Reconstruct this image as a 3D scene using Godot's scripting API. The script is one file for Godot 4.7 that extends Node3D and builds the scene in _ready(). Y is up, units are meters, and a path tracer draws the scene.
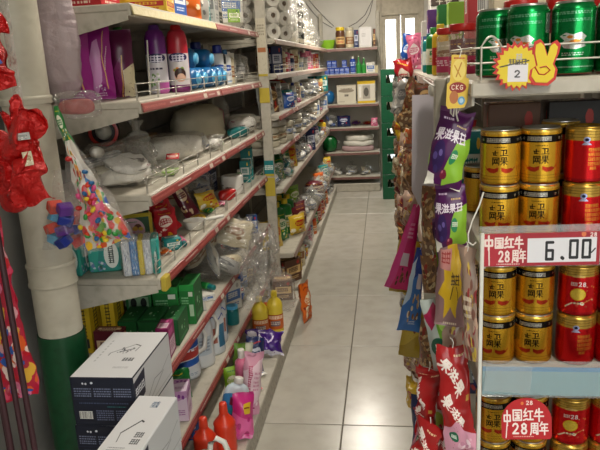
extends Node3D
# A narrow grocery aisle: loaded steel racks along one side, an end display of canned drinks and hanging snack bags on the other.

class G:
	var v := PackedVector3Array()
	var t := PackedVector2Array()
	var n := PackedVector3Array()
	var ix := PackedInt32Array()
	func tri(a: Vector3, b: Vector3, c: Vector3, ua := Vector2.ZERO, ub := Vector2.ZERO, uc := Vector2.ZERO) -> void:
		var nn := (c - a).cross(b - a).normalized()
		var k := v.size()
		for p in [a, b, c]: v.append(p); n.append(nn)
		t.append(ua); t.append(ub); t.append(uc)
		ix.append_array(PackedInt32Array([k, k + 1, k + 2]))
	func quad(a: Vector3, b: Vector3, c: Vector3, d: Vector3, r := Rect2()) -> void:
		var nn := (c - a).cross(b - d).normalized()
		var k := v.size()
		for p in [a, b, c, d]: v.append(p); n.append(nn)
		t.append(r.position); t.append(Vector2(r.end.x, r.position.y)); t.append(r.end); t.append(Vector2(r.position.x, r.end.y))
		ix.append_array(PackedInt32Array([k, k + 1, k + 2, k, k + 2, k + 3]))
	func out(a: Vector3, b: Vector3, c: Vector3, d: Vector3, ctr: Vector3, r := Rect2()) -> void:
		if (c - a).cross(b - d).dot((a + c) * .5 - ctr) < 0: quad(a, d, c, b, r)
		else: quad(a, b, c, d, r)
	func grid(nu: int, nv: int, f: Callable, r := Rect2(), wrap := false) -> void:
		var k := v.size()
		var w := nu + 1
		for j in nv + 1:
			for i in w:
				v.append(f.call(float(i) / nu, float(j) / nv))
				n.append(Vector3.ZERO)
				t.append(r.position + r.size * Vector2(float(i) / nu, float(j) / nv))
		for j in nv:
			for i in nu:
				var a := k + j * w + i
				ix.append_array(PackedInt32Array([a, a + 1, a + w + 1, a, a + w + 1, a + w]))
				var nn := (v[a + w + 1] - v[a]).cross(v[a + 1] - v[a + w])
				for q in [a, a + 1, a + w, a + w + 1]: n[q] += nn
		if wrap:
			for j in nv + 1:
				var s := n[k + j * w] + n[k + j * w + nu]
				n[k + j * w] = s; n[k + j * w + nu] = s
		for q in range(k, v.size()):
			n[q] = n[q].normalized() if n[q].length() > 1e-12 else Vector3.UP
	func box(c: Vector3, s: Vector3, b := .001, rs := []) -> void:   # faces: front(+z) back right(+x) left top bottom
		var h := s * .5
		b = minf(b, minf(h.x, minf(h.y, h.z)) * .6)
		var r := []
		for i in 6: r.append(rs[mini(i, rs.size() - 1)] if rs.size() else Rect2())
		var P = func(x, y, z, ax): # corner of the face that lies across axis ax
			return c + Vector3(x * (h.x - (0.0 if ax == 0 else b)), y * (h.y - (0.0 if ax == 1 else b)), z * (h.z - (0.0 if ax == 2 else b)))
		quad(P.call(-1, 1, 1, 2), P.call(1, 1, 1, 2), P.call(1, -1, 1, 2), P.call(-1, -1, 1, 2), r[0])
		quad(P.call(1, 1, -1, 2), P.call(-1, 1, -1, 2), P.call(-1, -1, -1, 2), P.call(1, -1, -1, 2), r[1])
		quad(P.call(1, 1, 1, 0), P.call(1, 1, -1, 0), P.call(1, -1, -1, 0), P.call(1, -1, 1, 0), r[2])
		quad(P.call(-1, 1, -1, 0), P.call(-1, 1, 1, 0), P.call(-1, -1, 1, 0), P.call(-1, -1, -1, 0), r[3])
		quad(P.call(-1, 1, -1, 1), P.call(1, 1, -1, 1), P.call(1, 1, 1, 1), P.call(-1, 1, 1, 1), r[4])
		quad(P.call(-1, -1, 1, 1), P.call(1, -1, 1, 1), P.call(1, -1, -1, 1), P.call(-1, -1, -1, 1), r[5])
		for s1 in [-1, 1]:
			for s2 in [-1, 1]:
				var e0 := Rect2(r[0].position + r[0].size * Vector2(.02, .02), r[0].size * .02)
				out(P.call(s1, s2, -1, 0), P.call(s1, s2, 1, 0), P.call(s1, s2, 1, 1), P.call(s1, s2, -1, 1), c, e0)
				out(P.call(s1, -1, s2, 0), P.call(s1, 1, s2, 0), P.call(s1, 1, s2, 2), P.call(s1, -1, s2, 2), c, e0)
				out(P.call(-1, s1, s2, 1), P.call(1, s1, s2, 1), P.call(1, s1, s2, 2), P.call(-1, s1, s2, 2), c, e0)
				for s3 in [-1, 1]:
					var q0: Vector3 = P.call(s1, s2, s3, 0); var q1: Vector3 = P.call(s1, s2, s3, 1); var q2: Vector3 = P.call(s1, s2, s3, 2)
					if (q2 - q0).cross(q1 - q0).dot(q0 - c) < 0: tri(q0, q2, q1, e0.position, e0.position, e0.position)
					else: tri(q0, q1, q2, e0.position, e0.position, e0.position)
	func tube(pts: Array, rad: float, seg := 6, closed := false) -> void:
		var m := pts.size()
		var rings := []
		var up := Vector3(.31, .9, .27).normalized()
		for i in m:
			var a: Vector3 = pts[(i - 1 + m) % m] if closed else pts[maxi(i - 1, 0)]
			var b: Vector3 = pts[(i + 1) % m] if closed else pts[mini(i + 1, m - 1)]
			var d := (b - a).normalized()
			var x := d.cross(up if absf(d.dot(up)) < .97 else Vector3.RIGHT).normalized()
			rings.append([pts[i], x, x.cross(d)])
		if closed: rings.append(rings[0])
		var cnt := rings.size()
		grid(seg, cnt - 1, func(u: float, w: float):
			var q = rings[int(round(w * (cnt - 1)))]
			return q[0] + (q[1] * cos(u * TAU) + q[2] * sin(u * TAU)) * rad, Rect2(), true)
	func mesh() -> ArrayMesh:
		var arr := []
		arr.resize(Mesh.ARRAY_MAX)
		arr[Mesh.ARRAY_VERTEX] = v; arr[Mesh.ARRAY_NORMAL] = n; arr[Mesh.ARRAY_TEX_UV] = t; arr[Mesh.ARRAY_INDEX] = ix
		var m := ArrayMesh.new()
		m.add_surface_from_arrays(Mesh.PRIMITIVE_TRIANGLES, arr)
		return m

# ---------------------------------------------------------------- names, things, parts
var taken := {}
func numbered(s: String) -> String:
	var k: int = taken.get(s, -1) + 1
	taken[s] = k
	return s if k == 0 else "%s_%03d" % [s, k]

func tag(o: Node3D, label: String, cat: String, group := "") -> Node3D:
	o.set_meta("label", label); o.set_meta("category", cat)
	if group: o.set_meta("group", group)
	return o

func thing(called: String, label: String, cat: String, at := Vector3.ZERO, rot := Vector3.ZERO, group := "") -> Node3D:
	var o := Node3D.new()
	o.name = numbered(called)
	add_child(o)
	o.position = at; o.rotation_degrees = rot
	return tag(o, label, cat, group)

func part(parent: Node3D, called: String, m: Mesh, mat: Material, at := Vector3.ZERO, rot := Vector3.ZERO) -> MeshInstance3D:
	var o := MeshInstance3D.new()
	o.name = called
	o.mesh = m; o.material_override = mat
	parent.add_child(o, true)
	o.position = at; o.rotation_degrees = rot
	return o

func one(called: String, label: String, cat: String, m: Mesh, mat: Material, at: Vector3, rot := Vector3.ZERO, group := "") -> MeshInstance3D:
	var o := MeshInstance3D.new()
	o.name = numbered(called)
	o.mesh = m; o.material_override = mat
	add_child(o)
	o.position = at; o.rotation_degrees = rot
	tag(o, label, cat, group)
	return o

# lifts a tilted or uneven thing until its lowest point rests at height y
func settle(o: MeshInstance3D, y: float) -> void:
	var lo := 1e9
	for q in o.mesh.surface_get_arrays(0)[Mesh.ARRAY_VERTEX]: lo = minf(lo, (o.basis * q).y)
	o.position.y = y - lo

func struct(called: String, m: Mesh, mat: Material, parent: Node3D = null) -> Node3D:
	var o: Node3D
	if m: o = MeshInstance3D.new(); o.mesh = m; o.material_override = mat
	else: o = Node3D.new()
	o.name = called
	(parent if parent else self).add_child(o, true)
	if not parent: o.set_meta("kind", "structure")
	return o

# ---------------------------------------------------------------- printed designs, drawn into shared sheets
const SHEET := 2048
var sheet: Image
var pen := Vector2i.ZERO
var row_h := 0
var D := {}          # name -> Rect2 in uv
var cell: Rect2i     # the design being drawn, in pixels
var rng := RandomNumberGenerator.new()

const STROKES := {
	"中": "2,3 8,3 8,7 2,7 2,3|5,0 5,10", "国": "1,1 9,1 9,9 1,9 1,1|3,3 7,3|3,5 7,5|3,7.5 7,7.5|5,3 5,7.5|6.2,6 7,7",
	"红": "3,0 1,3 3.5,3 1,6 4,5.5|.5,9 4,8|5,2 9.5,2|7.2,2 7.2,8.5|4.5,8.5 10,8.5", "牛": "3,1 1.5,4|2.5,2.8 8.5,2.8|.5,6 9.5,6|5.3,0 5.3,10",
	"周": "2,1 2,7 1,10|2,1 9,1 9,9.5 7.5,9.5|3.5,3 7.5,3|3.5,4.8 7.5,4.8|5.5,2 5.5,4.8|4,6.5 7.2,6.5 7.2,8.5 4,8.5 4,6.5",
	"年": "3,0 1,3|2.5,1.8 9,1.8|2.5,4.5 8.5,4.5|2.8,4.5 2.8,7|.5,7 9.5,7|5.8,1.8 5.8,10", "2": "2,2.5 3,1 5,.5 7,1 8,3 7,5 2,9.5 8.5,9.5",
	"8": "5,.5 2.5,2 3,4 7,5.8 8,7.5 7,9.3 5,9.7 3,9.3 2,7.5 3,5.8 7,4 7.5,2 5,.5", "6": "8,.6 2,.6 2,9.4 8,9.4 8,4.8 2,4.8", "0": "2,.6 8,.6 8,9.4 2,9.4 2,.6", ".": "4,9 5,9.4",
	"果": "2,.5 8,.5 8,4 2,4 2,.5|2,2.2 8,2.2|.5,5.5 9.5,5.5|5,.5 5,10|5,5.5 1,9.5|5,5.5 9,9.5",
	"滋": "1,1 2,2|.5,4 1.5,5|.5,9 2.5,6.5|4,.5 5,2|8,.5 7,2|3,2.5 9.5,2.5|5,3 3.5,5.5 5.5,5.5 3.5,8.5 6,8|8,3 6.8,5.5 9,5.5 7,8.5 9.5,8",
	"早": "2.5,.5 7.5,.5 7.5,4.5 2.5,4.5 2.5,.5|2.5,2.5 7.5,2.5|1,6.5 9,6.5|5,4.5 5,10", "餐": "2,0 1,2.5|1,1.5 4,1.5 2,4|5.5,.5 8.5,.5 6,4|6,2 9,4|5,3.5 1,6.5|5,3.5 9,6.5|3,6 7,6 7,8 3,8 3,6|3,8 3,10 5,9|5,8 8.5,10",
	"士": "1,3.5 9,3.5|5,0 5,8|2.5,8 7.5,8|2.5,5 2.5,7", "卫": "1,1 8,1 8,6 6.5,6|4,1 4,9|.5,9 9.5,9", "网": "1,10 1,1 9,1 9,10|2.5,2.5 4.5,8|4.5,2.5 2.5,8|5.5,2.5 7.5,8|7.5,2.5 5.5,8",
	"O": "5,.5 2,2 1.5,5 2,8 5,9.5 8,8 8.5,5 8,2 5,.5", "K": "2,.5 2,9.5|8,.5 2,5.5 8,9.5", "V": "1.5,.5 5,9.5 8.5,.5", "S": "8,1.5 5,.5 2.5,2 3,4.2 7,5.6 7.8,7.8 5,9.5 2,8.2", "P": "2,9.5 2,.5 7,.8 8,3 7,5 2,5.2", "G": "8,2 5,.5 2,2 1.5,6 3,9 6,9.5 8,8 8,5.5 5.5,5.5", "L": "2.5,.5 2.5,9.5 8,9.5", "a": "3,3.5 7,3.5 7.5,9.5|7.5,6 3,6.5 2.5,9 7.5,9", "l": "5,0 5,9.5", "i": "5,3.5 5,9.5|5,.5 5,1", "n": "2.5,9.5 2.5,3.5 7,4 7.5,9.5", "o": "5,3.5 2.5,5 2.5,8 5,9.5 7.5,8 7.5,5 5,3.5", "e": "2.5,6.5 7.5,6.5 7,4 4,3.5 2.3,6 3,9 7.5,9", "v": "2,3.5 5,9.5 8,3.5", "u": "2.5,3.5 2.5,9 6.5,9 7.5,3.5 7.5,9.5", "R": "2,9.5 2,.5 7,.8 8,3 7,5 2,5.2|5,5.2 8.5,9.5", "E": "8,.5 2,.5 2,9.5 8,9.5|2,5 7,5", "N": "2,9.5 2,.5 8,9.5 8,.5", "D": "2,.5 2,9.5 6,9 8,6.5 8,3.5 6,1 2,.5", "B": "2,.5 2,9.5 7,9 8,7 6.5,5 2,5|6.5,5 7.5,3 6.5,.8 2,.5", "A": "1.5,9.5 5,.5 8.5,9.5|3,6.5 7,6.5", "T": "1,.5 9,.5|5,.5 5,9.5", "C": "8,2 5,.5 2,2 1.5,6 3,9 6,9.5 8,8", "I": "5,.5 5,9.5", "M": "1,9.5 1.5,.5 5,6 8.5,.5 9,9.5", "Y": "1.5,.5 5,5 8.5,.5|5,5 5,9.5",
}

func hx(s: String) -> Color: return Color.html(s)

func px_rect(x: float, y: float, w: float, h: float, c: Color) -> void:
	var r := Rect2i(int(round(x)), int(round(y)), maxi(1, int(round(w))), maxi(1, int(round(h)))).intersection(cell)
	if r.size.x > 0 and r.size.y > 0: sheet.fill_rect(r, c)

func px_oval(x: float, y: float, rx: float, ry: float, c: Color) -> void:
	for j in range(int(floor(y - ry)), int(ceil(y + ry)) + 1):
		var q := 1.0 - pow((j + .5 - y) / maxf(ry, .5), 2)
		if q > 0:
			var w := rx * sqrt(q)
			px_rect(x - w, j, 2 * w, 1, c)

func px_line(a: Vector2, b: Vector2, w: float, c: Color) -> void:
	var n := maxi(1, int(ceil(a.distance_to(b) / maxf(.7, w * .35))))
	for i in n + 1:
		var p := a.lerp(b, float(i) / n)
		if w <= 1.6: px_rect(p.x - w * .5, p.y - w * .5, w, w, c)
		else: px_oval(p.x, p.y, w * .5, w * .5, c)

func px_poly(pts: PackedVector2Array, c: Color) -> void:
	var lo := 1e9; var hi := -1e9
	for p in pts: lo = minf(lo, p.y); hi = maxf(hi, p.y)
	for j in range(int(lo), int(hi) + 1):
		var y := j + .5
		var xs := []
		for i in pts.size():
			var a := pts[i]; var b := pts[(i + 1) % pts.size()]
			if (a.y <= y) != (b.y <= y): xs.append(a.x + (y - a.y) / (b.y - a.y) * (b.x - a.x))
		xs.sort()
		for k in range(0, xs.size() - 1, 2): px_rect(xs[k], j, xs[k + 1] - xs[k], 1, c)

func px_glyph(ch: String, o: Vector2, s: Vector2, w: float, c: Color, turn := 0.0) -> void:
	if ch == "?":        # a character too small to read: a few strokes in a square
		for k in 3: px_line(o + s * Vector2(.08, .1 + .38 * k + rng.randf() * .08), o + s * Vector2(.92, .1 + .38 * k + rng.randf() * .08), w, c)
		for k in 2: px_line(o + s * Vector2(.2 + .55 * k + rng.randf() * .1, .05), o + s * Vector2(.15 + .6 * k + rng.randf() * .1, .95), w, c)
		return
	if not STROKES.has(ch): return
	for line in STROKES[ch].split("|"):
		var last := Vector2.INF
		for p in line.split(" "):
			var xy: PackedStringArray = p.split(",")
			var q := o + (s * Vector2(float(xy[0]), float(xy[1])) * .1).rotated(turn)
			if last != Vector2.INF: px_line(last, q, w, c)
			last = q

# one design: "bg colour; op args; op args ..." with lengths as fractions of the cell
func design(called: String, w: int, h: int, spec: String) -> void:
	if pen.x + w > SHEET: pen = Vector2i(0, pen.y + row_h); row_h = 0
	cell = Rect2i(pen.x, pen.y, w, h)
	pen.x += w; row_h = maxi(row_h, h)
	rng.seed = hash(called)
	D[called] = Rect2((cell.position.x + 1.0) / SHEET, (cell.position.y + 1.0) / SHEET, (w - 2.0) / SHEET, (h - 2.0) / SHEET)
	var o := Vector2(cell.position)
	var s := Vector2(w, h)
	for op in spec.split(";", false):
		var a := op.strip_edges().split(" ", false)
		var f := []
		for x in a: f.append(float(x) if x.length() < 6 else 0.0)
		match a[0]:
			"bg": sheet.fill_rect(cell, hx(a[1]))
			"r": px_rect(o.x + f[1] * w, o.y + f[2] * h, f[3] * w, f[4] * h, hx(a[5]))
			"c": px_oval(o.x + f[1] * w, o.y + f[2] * h, f[3] * w, f[3] * w, hx(a[4]))
			"e": px_oval(o.x + f[1] * w, o.y + f[2] * h, f[3] * w, f[4] * h, hx(a[5]))
			"l": px_line(o + s * Vector2(f[1], f[2]), o + s * Vector2(f[3], f[4]), f[5] * w, hx(a[6]))
			"p":
				var pts := PackedVector2Array()
				for k in range(2, a.size() - 1, 2): pts.append(o + s * Vector2(f[k], f[k + 1]))
				px_poly(pts, hx(a[1]))
			"t":   # small print: x y w h rows colour
				var rh: float = f[4] * h / f[5]
				for k in int(f[5]):
					var x: float = f[1] * w
					while x < (f[1] + f[3]) * w:
						var q := rng.randf_range(1.5, 4.0) * maxf(1.0, rh * .25)
						px_rect(o.x + x, o.y + f[2] * h + k * rh + rh * .2, minf(q, (f[1] + f[3]) * w - x), rh * .55, hx(a[6]))
						x += q + maxf(1.0, rh * .25)
			"g", "k":   # lettering across / down: text x y size colour stroke [height]
				var gs: float = f[4] * w
				var gh: float = f[7] * h if f.size() > 7 else gs
				for k in a[1].length():
					var q := o + Vector2(f[2] * w + (k * gs * 1.06 if a[0] == "g" else 0.0), f[3] * h + (k * gh * 1.06 if a[0] == "k" else 0.0))
					px_glyph(a[1][k], q, Vector2(gs, gh), f[6] * w, hx(a[5]))
			"d":   # lettering along a slope: text x y size colour stroke degrees
				var gs: float = f[4] * w
				var ta := deg_to_rad(f[7])
				for k in a[1].length(): px_glyph(a[1][k], o + s * Vector2(f[2], f[3]) + Vector2(k * gs * 1.06, 0).rotated(ta), Vector2(gs, gs), f[6] * w, hx(a[5]), ta)
			"s":   # scattered blobs: x y w h count radius colours...
				for k in int(f[5]):
					var rr: float = f[6] * w * rng.randf_range(.6, 1.3)
					px_oval(o.x + (f[1] + rng.randf() * f[3]) * w, o.y + (f[2] + rng.randf() * f[4]) * h, rr, rr * rng.randf_range(.7, 1.2), hx(a[7 + rng.randi() % (a.size() - 7)]))
			"b":   # bar code: x y w h
				px_rect(o.x + f[1] * w, o.y + f[2] * h, f[3] * w, f[4] * h, Color(.93, .93, .9))
				var x: float = f[1] * w + 2
				while x < (f[1] + f[3]) * w - 2:
					px_rect(o.x + x, o.y + f[2] * h + 2, 1, f[4] * h - 4, Color(.1, .1, .1))
					x += rng.randi_range(2, 4)
			"u":   # the mark of the sheet edge: streaky flecks of another tone: count colour
				for k in int(f[1]): px_rect(o.x + rng.randf() * w, o.y + rng.randf() * h, rng.randf_range(1, 3), rng.randf_range(1, 5), hx(a[2]))

# ---------------------------------------------------------------- meshes
var cache := {}
func R(name: String) -> Rect2: return D.get(name, Rect2())

func mbox(w: float, h: float, d: float, faces: Array, b := .0015) -> ArrayMesh:    # base at y 0
	var key := "b%s%s" % [[w, h, d, b], faces]
	if not cache.has(key):
		var g := G.new()
		var rs := []
		for f in faces: rs.append(R(f))
		g.box(Vector3(0, h * .5, 0), Vector3(w, h, d), b, rs)
		cache[key] = g.mesh()
	return cache[key]

func nz(sd: int, freq: float) -> FastNoiseLite:
	var n := FastNoiseLite.new()
	n.seed = sd; n.frequency = freq; n.fractal_octaves = 2
	n.noise_type = FastNoiseLite.TYPE_SIMPLEX
	return n

# a filled film bag with flat sealed ends, facing +z, base at y 0
func mpouch(w: float, h: float, d: float, des: String, sd := 1, crease := .004, nu := 12, nv := 14, seal := .07, taper := 1.0) -> ArrayMesh:
	var key := "p%s%s" % [[w, h, d, sd, crease, nu, nv, seal, taper], des]
	if not cache.has(key):
		var g := G.new()
		var no := nz(sd, 14.0)
		for side in [1.0, -1.0]:
			g.grid(nu, nv, func(u: float, v: float):
				var a: float = (u * 2 - 1) * side
				var vv := clampf((v - seal) / (1 - 2 * seal), 0, 1)
				var fat := pow(maxf(0, 1 - pow(absf(a), 2.6)), .62) * pow(maxf(0, 1 - pow(absf(vv * 2 - 1), 4.0)), .55)
				var pull := 1.0 - .10 * fat - .05 * sin(vv * PI)
				var x := a * w * .5 * pull * lerpf(taper, 1.0, v)
				var y := h * (1 - v)
				var q := no.get_noise_3d(x, y, side * 3.0) * crease
				var zig := (sin(a * 40.0) * .0012) if (v < seal or v > 1 - seal) else 0.0
				return Vector3(x + no.get_noise_3d(x, y, 7.0) * crease * .8, y + no.get_noise_3d(x, y, 17.0) * crease, side * fat * d * .5 * lerpf(taper, 1.0, v) + q * (1.0 if fat > .02 else .6) + zig), R(des))
		cache[key] = g.mesh()
	return cache[key]

# turned shape from [radius, height] pairs listed from the top down; sx, sz squash it; amp makes it uneven
func mlathe(prof: Array, des := "", seg := 20, sx := 1.0, sz := 1.0, amp := 0.0, freq := 10.0, sd := 1, ridge := false) -> ArrayMesh:
	var key := "l%s%s" % [[prof, seg, sx, sz, amp, freq, sd, ridge], des]
	if not cache.has(key):
		var g := G.new()
		var no := nz(sd, freq)
		var m := prof.size()
		var lo: float = prof[m - 1][1]; var hi: float = prof[0][1]
		var k0 := g.v.size()
		g.grid(seg, m - 1, func(u: float, v: float):
			var q = prof[int(round(v * (m - 1)))]
			var a := u * TAU - PI
			var p := Vector3(sin(a) * q[0] * sx, q[1], cos(a) * q[0] * sz)
			if amp > 0:
				var e := no.get_noise_3dv(Vector3(sin(a) * q[0], q[1], cos(a) * q[0]))
				if ridge: e = absf(e) * 1.6 - .5
				p += Vector3(sin(a), .35 * signf(q[1] - (lo + hi) * .5), cos(a)) * e * amp * clampf(q[0] * 12.0, 0, 1)
				p.y = clampf(p.y, lo, hi)
			return p, R(des), true)
		if R(des).size.x > 0:      # print follows the height, not the rows
			var r := R(des)
			for j in m:
				for i in seg + 1: g.t[k0 + j * (seg + 1) + i].y = r.position.y + r.size.y * (hi - prof[j][1]) / maxf(hi - lo, .001)
		cache[key] = g.mesh()
	return cache[key]

# soft lump: rounded profile of half sizes
func mlump(rx: float, ry: float, rz: float, des := "", amp := .01, freq := 9.0, sd := 1, ridge := false, seg := 22, rows := 14, sq := .7) -> ArrayMesh:
	var prof := []
	for j in rows + 1:
		var a := PI * j / rows
		prof.append([pow(sin(a), sq) if j > 0 and j < rows else 0.0, ry + ry * signf(cos(a)) * pow(absf(cos(a)), sq)])
	var s := []
	for q in prof: s.append([q[0] * rx, q[1]])
	return mlathe(s, des, seg, 1.0, rz / rx, amp, freq, sd, ridge)

func mtube(pts: Array, rad: float, seg := 6, closed := false) -> ArrayMesh:
	var g := G.new()
	g.tube(pts, rad, seg, closed)
	return g.mesh()

# flat outline given thickness, facing +z
func mprism(poly: PackedVector2Array, d: float, des := "") -> ArrayMesh:
	var g := G.new()
	var lo := Vector2(1e9, 1e9); var hi := -lo
	for p in poly: lo = lo.min(p); hi = hi.max(p)
	var r := R(des)
	var uv = func(p: Vector2): return r.position + r.size * Vector2((p.x - lo.x) / (hi.x - lo.x), (hi.y - p.y) / (hi.y - lo.y))
	var ix := Geometry2D.triangulate_polygon(poly)
	for k in range(0, ix.size(), 3):
		var a := poly[ix[k]]; var b := poly[ix[k + 1]]; var c := poly[ix[k + 2]]
		if (b - a).cross(c - a) > 0: var q := b; b = c; c = q
		g.tri(Vector3(a.x, a.y, d * .5), Vector3(b.x, b.y, d * .5), Vector3(c.x, c.y, d * .5), uv.call(a), uv.call(b), uv.call(c))
		g.tri(Vector3(a.x, a.y, -d * .5), Vector3(c.x, c.y, -d * .5), Vector3(b.x, b.y, -d * .5), uv.call(a), uv.call(c), uv.call(b))
	var ccw := not Geometry2D.is_polygon_clockwise(poly)
	for i in poly.size():
		var a := poly[i]; var b := poly[(i + 1) % poly.size()]
		if not ccw: var q := a; a = b; b = q
		g.quad(Vector3(a.x, a.y, d * .5), Vector3(b.x, b.y, d * .5), Vector3(b.x, b.y, -d * .5), Vector3(a.x, a.y, -d * .5), Rect2(uv.call(a), Vector2.ZERO))
	return g.mesh()

func P2(a: Array) -> PackedVector2Array:
	var p := PackedVector2Array()
	for k in range(0, a.size(), 2): p.append(Vector2(a[k], a[k + 1]))
	return p

# ---------------------------------------------------------------- materials
var M := {}
func mat(key: String, c: String, rough := .6, metal := 0.0, alpha := 1.0) -> StandardMaterial3D:
	var m := StandardMaterial3D.new()
	m.resource_name = key
	m.albedo_color = Color(hx(c), alpha)
	m.roughness = rough; m.metallic = metal
	if alpha < 1: m.transparency = BaseMaterial3D.TRANSPARENCY_ALPHA
	M[key] = m
	return m

func noise_tex(cols: Array, freq: float, sd: int, oct := 4, size := 512) -> NoiseTexture2D:
	var t := NoiseTexture2D.new()
	t.width = size; t.height = size; t.seamless = true
	var n := FastNoiseLite.new()
	n.seed = sd; n.frequency = freq; n.fractal_octaves = oct
	t.noise = n
	var g := Gradient.new()
	g.offsets = PackedFloat32Array(); g.colors = PackedColorArray()
	for k in cols.size(): g.add_point(float(k) / (cols.size() - 1), hx(cols[k]))
	t.color_ramp = g
	return t

func grained(key: String, cols: Array, freq: float, sd: int, rough := .6, scale := 1.0, oct := 4, metal := 0.0) -> StandardMaterial3D:
	var m := mat(key, "ffffff", rough, metal)
	m.albedo_texture = noise_tex(cols, freq, sd, oct)
	m.uv1_triplanar = true; m.uv1_world_triplanar = true
	m.uv1_scale = Vector3.ONE * scale
	return m

func printed(key: String, tex: Texture2D, rough: float, metal := 0.0) -> StandardMaterial3D:
	var m := mat(key, "ffffff", rough, metal)
	m.albedo_texture = tex
	return m

func creased(m: StandardMaterial3D, scale: float, strength: float, sd: int, freq := .025) -> void:
	var t := NoiseTexture2D.new()
	t.width = 512; t.height = 512; t.seamless = true; t.as_normal_map = true; t.bump_strength = strength
	var n := FastNoiseLite.new()
	n.seed = sd; n.frequency = freq; n.noise_type = FastNoiseLite.TYPE_CELLULAR
	n.cellular_return_type = FastNoiseLite.RETURN_DISTANCE2_SUB
	n.fractal_octaves = 2
	n.domain_warp_enabled = true; n.domain_warp_amplitude = 25.0
	t.noise = n
	m.normal_enabled = true; m.normal_texture = t; m.normal_scale = 1.0
	m.uv1_triplanar = true; m.uv1_scale = Vector3.ONE * scale

# ---------------------------------------------------------------- start
func _ready() -> void:
	var cam := Camera3D.new()
	cam.name = "camera"
	cam.fov = 38.74
	cam.transform = Transform3D(Basis(Vector3(.99074, -.05037, -.12608), Vector3(.01773, .96869, -.24766), Vector3(.13461, .24313, .96061)).orthonormalized(), Vector3(0, 1.56, 0))
	add_child(cam)
	cam.current = true
	var env := Environment.new()
	env.tonemap_mode = Environment.TONE_MAPPER_LINEAR
	env.tonemap_exposure = 2.2
	env.background_mode = Environment.BG_SKY
	env.sdfgi_enabled = true; env.ssao_enabled = true; env.ssil_enabled = true
	var sm := ProceduralSkyMaterial.new()
	sm.sky_top_color = Color(.72, .76, .80); sm.sky_horizon_color = Color(.86, .85, .80)
	sm.ground_bottom_color = Color(.42, .40, .37); sm.ground_horizon_color = Color(.6, .58, .53)
	sm.sky_energy_multiplier = 1.8; sm.ground_energy_multiplier = .8
	env.sky = Sky.new()
	env.sky.sky_material = sm
	var we := WorldEnvironment.new()
	we.name = "surroundings"; we.environment = env
	add_child(we)
	paint_designs()
	make_materials()
	ceiling_lamp(Vector3(-.25, 2.66, -2.7), 1.35, "fluorescent ceiling batten over the middle of the aisle")
	ceiling_lamp(Vector3(-.25, 2.66, -6.3), 2.6, "fluorescent ceiling batten over the far end of the aisle")
	ceiling_lamp(Vector3(.45, 2.66, .45), 1.5, "fluorescent ceiling batten by the shop entrance")
	build_room()
	build_racks()
	goods_near_rack()
	goods_far_rack()
	goods_back_rack()
	end_display()
	hanging_snacks()
	near_corner()

func ceiling_lamp(at: Vector3, energy: float, label: String) -> void:
	var o := thing("ceiling_lamp", label, "lamp", at, Vector3.ZERO, "ceiling lamps")
	var g := G.new()
	g.box(Vector3(0, .055, 0), Vector3(.13, .07, 1.24), .006)
	part(o, "housing", g.mesh(), M.cream_steel)
	g = G.new()
	for s in [-.032, .032]: g.tube([Vector3(s, 0, -.58), Vector3(s, 0, .58)], .014, 12)
	part(o, "light_tube", g.mesh(), M.tube_glow)
	var l := AreaLight3D.new()
	l.name = "tube_light"
	l.area_size = Vector2(.12, 1.16)
	l.light_energy = energy
	l.light_color = Color(1.0, .965, .91)
	l.area_range = 14.0; l.area_attenuation = 2.0
	l.shadow_enabled = true
	o.add_child(l)
	l.position = Vector3(0, -.02, 0)
	l.rotation_degrees = Vector3(-90, 0, 0)

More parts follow.
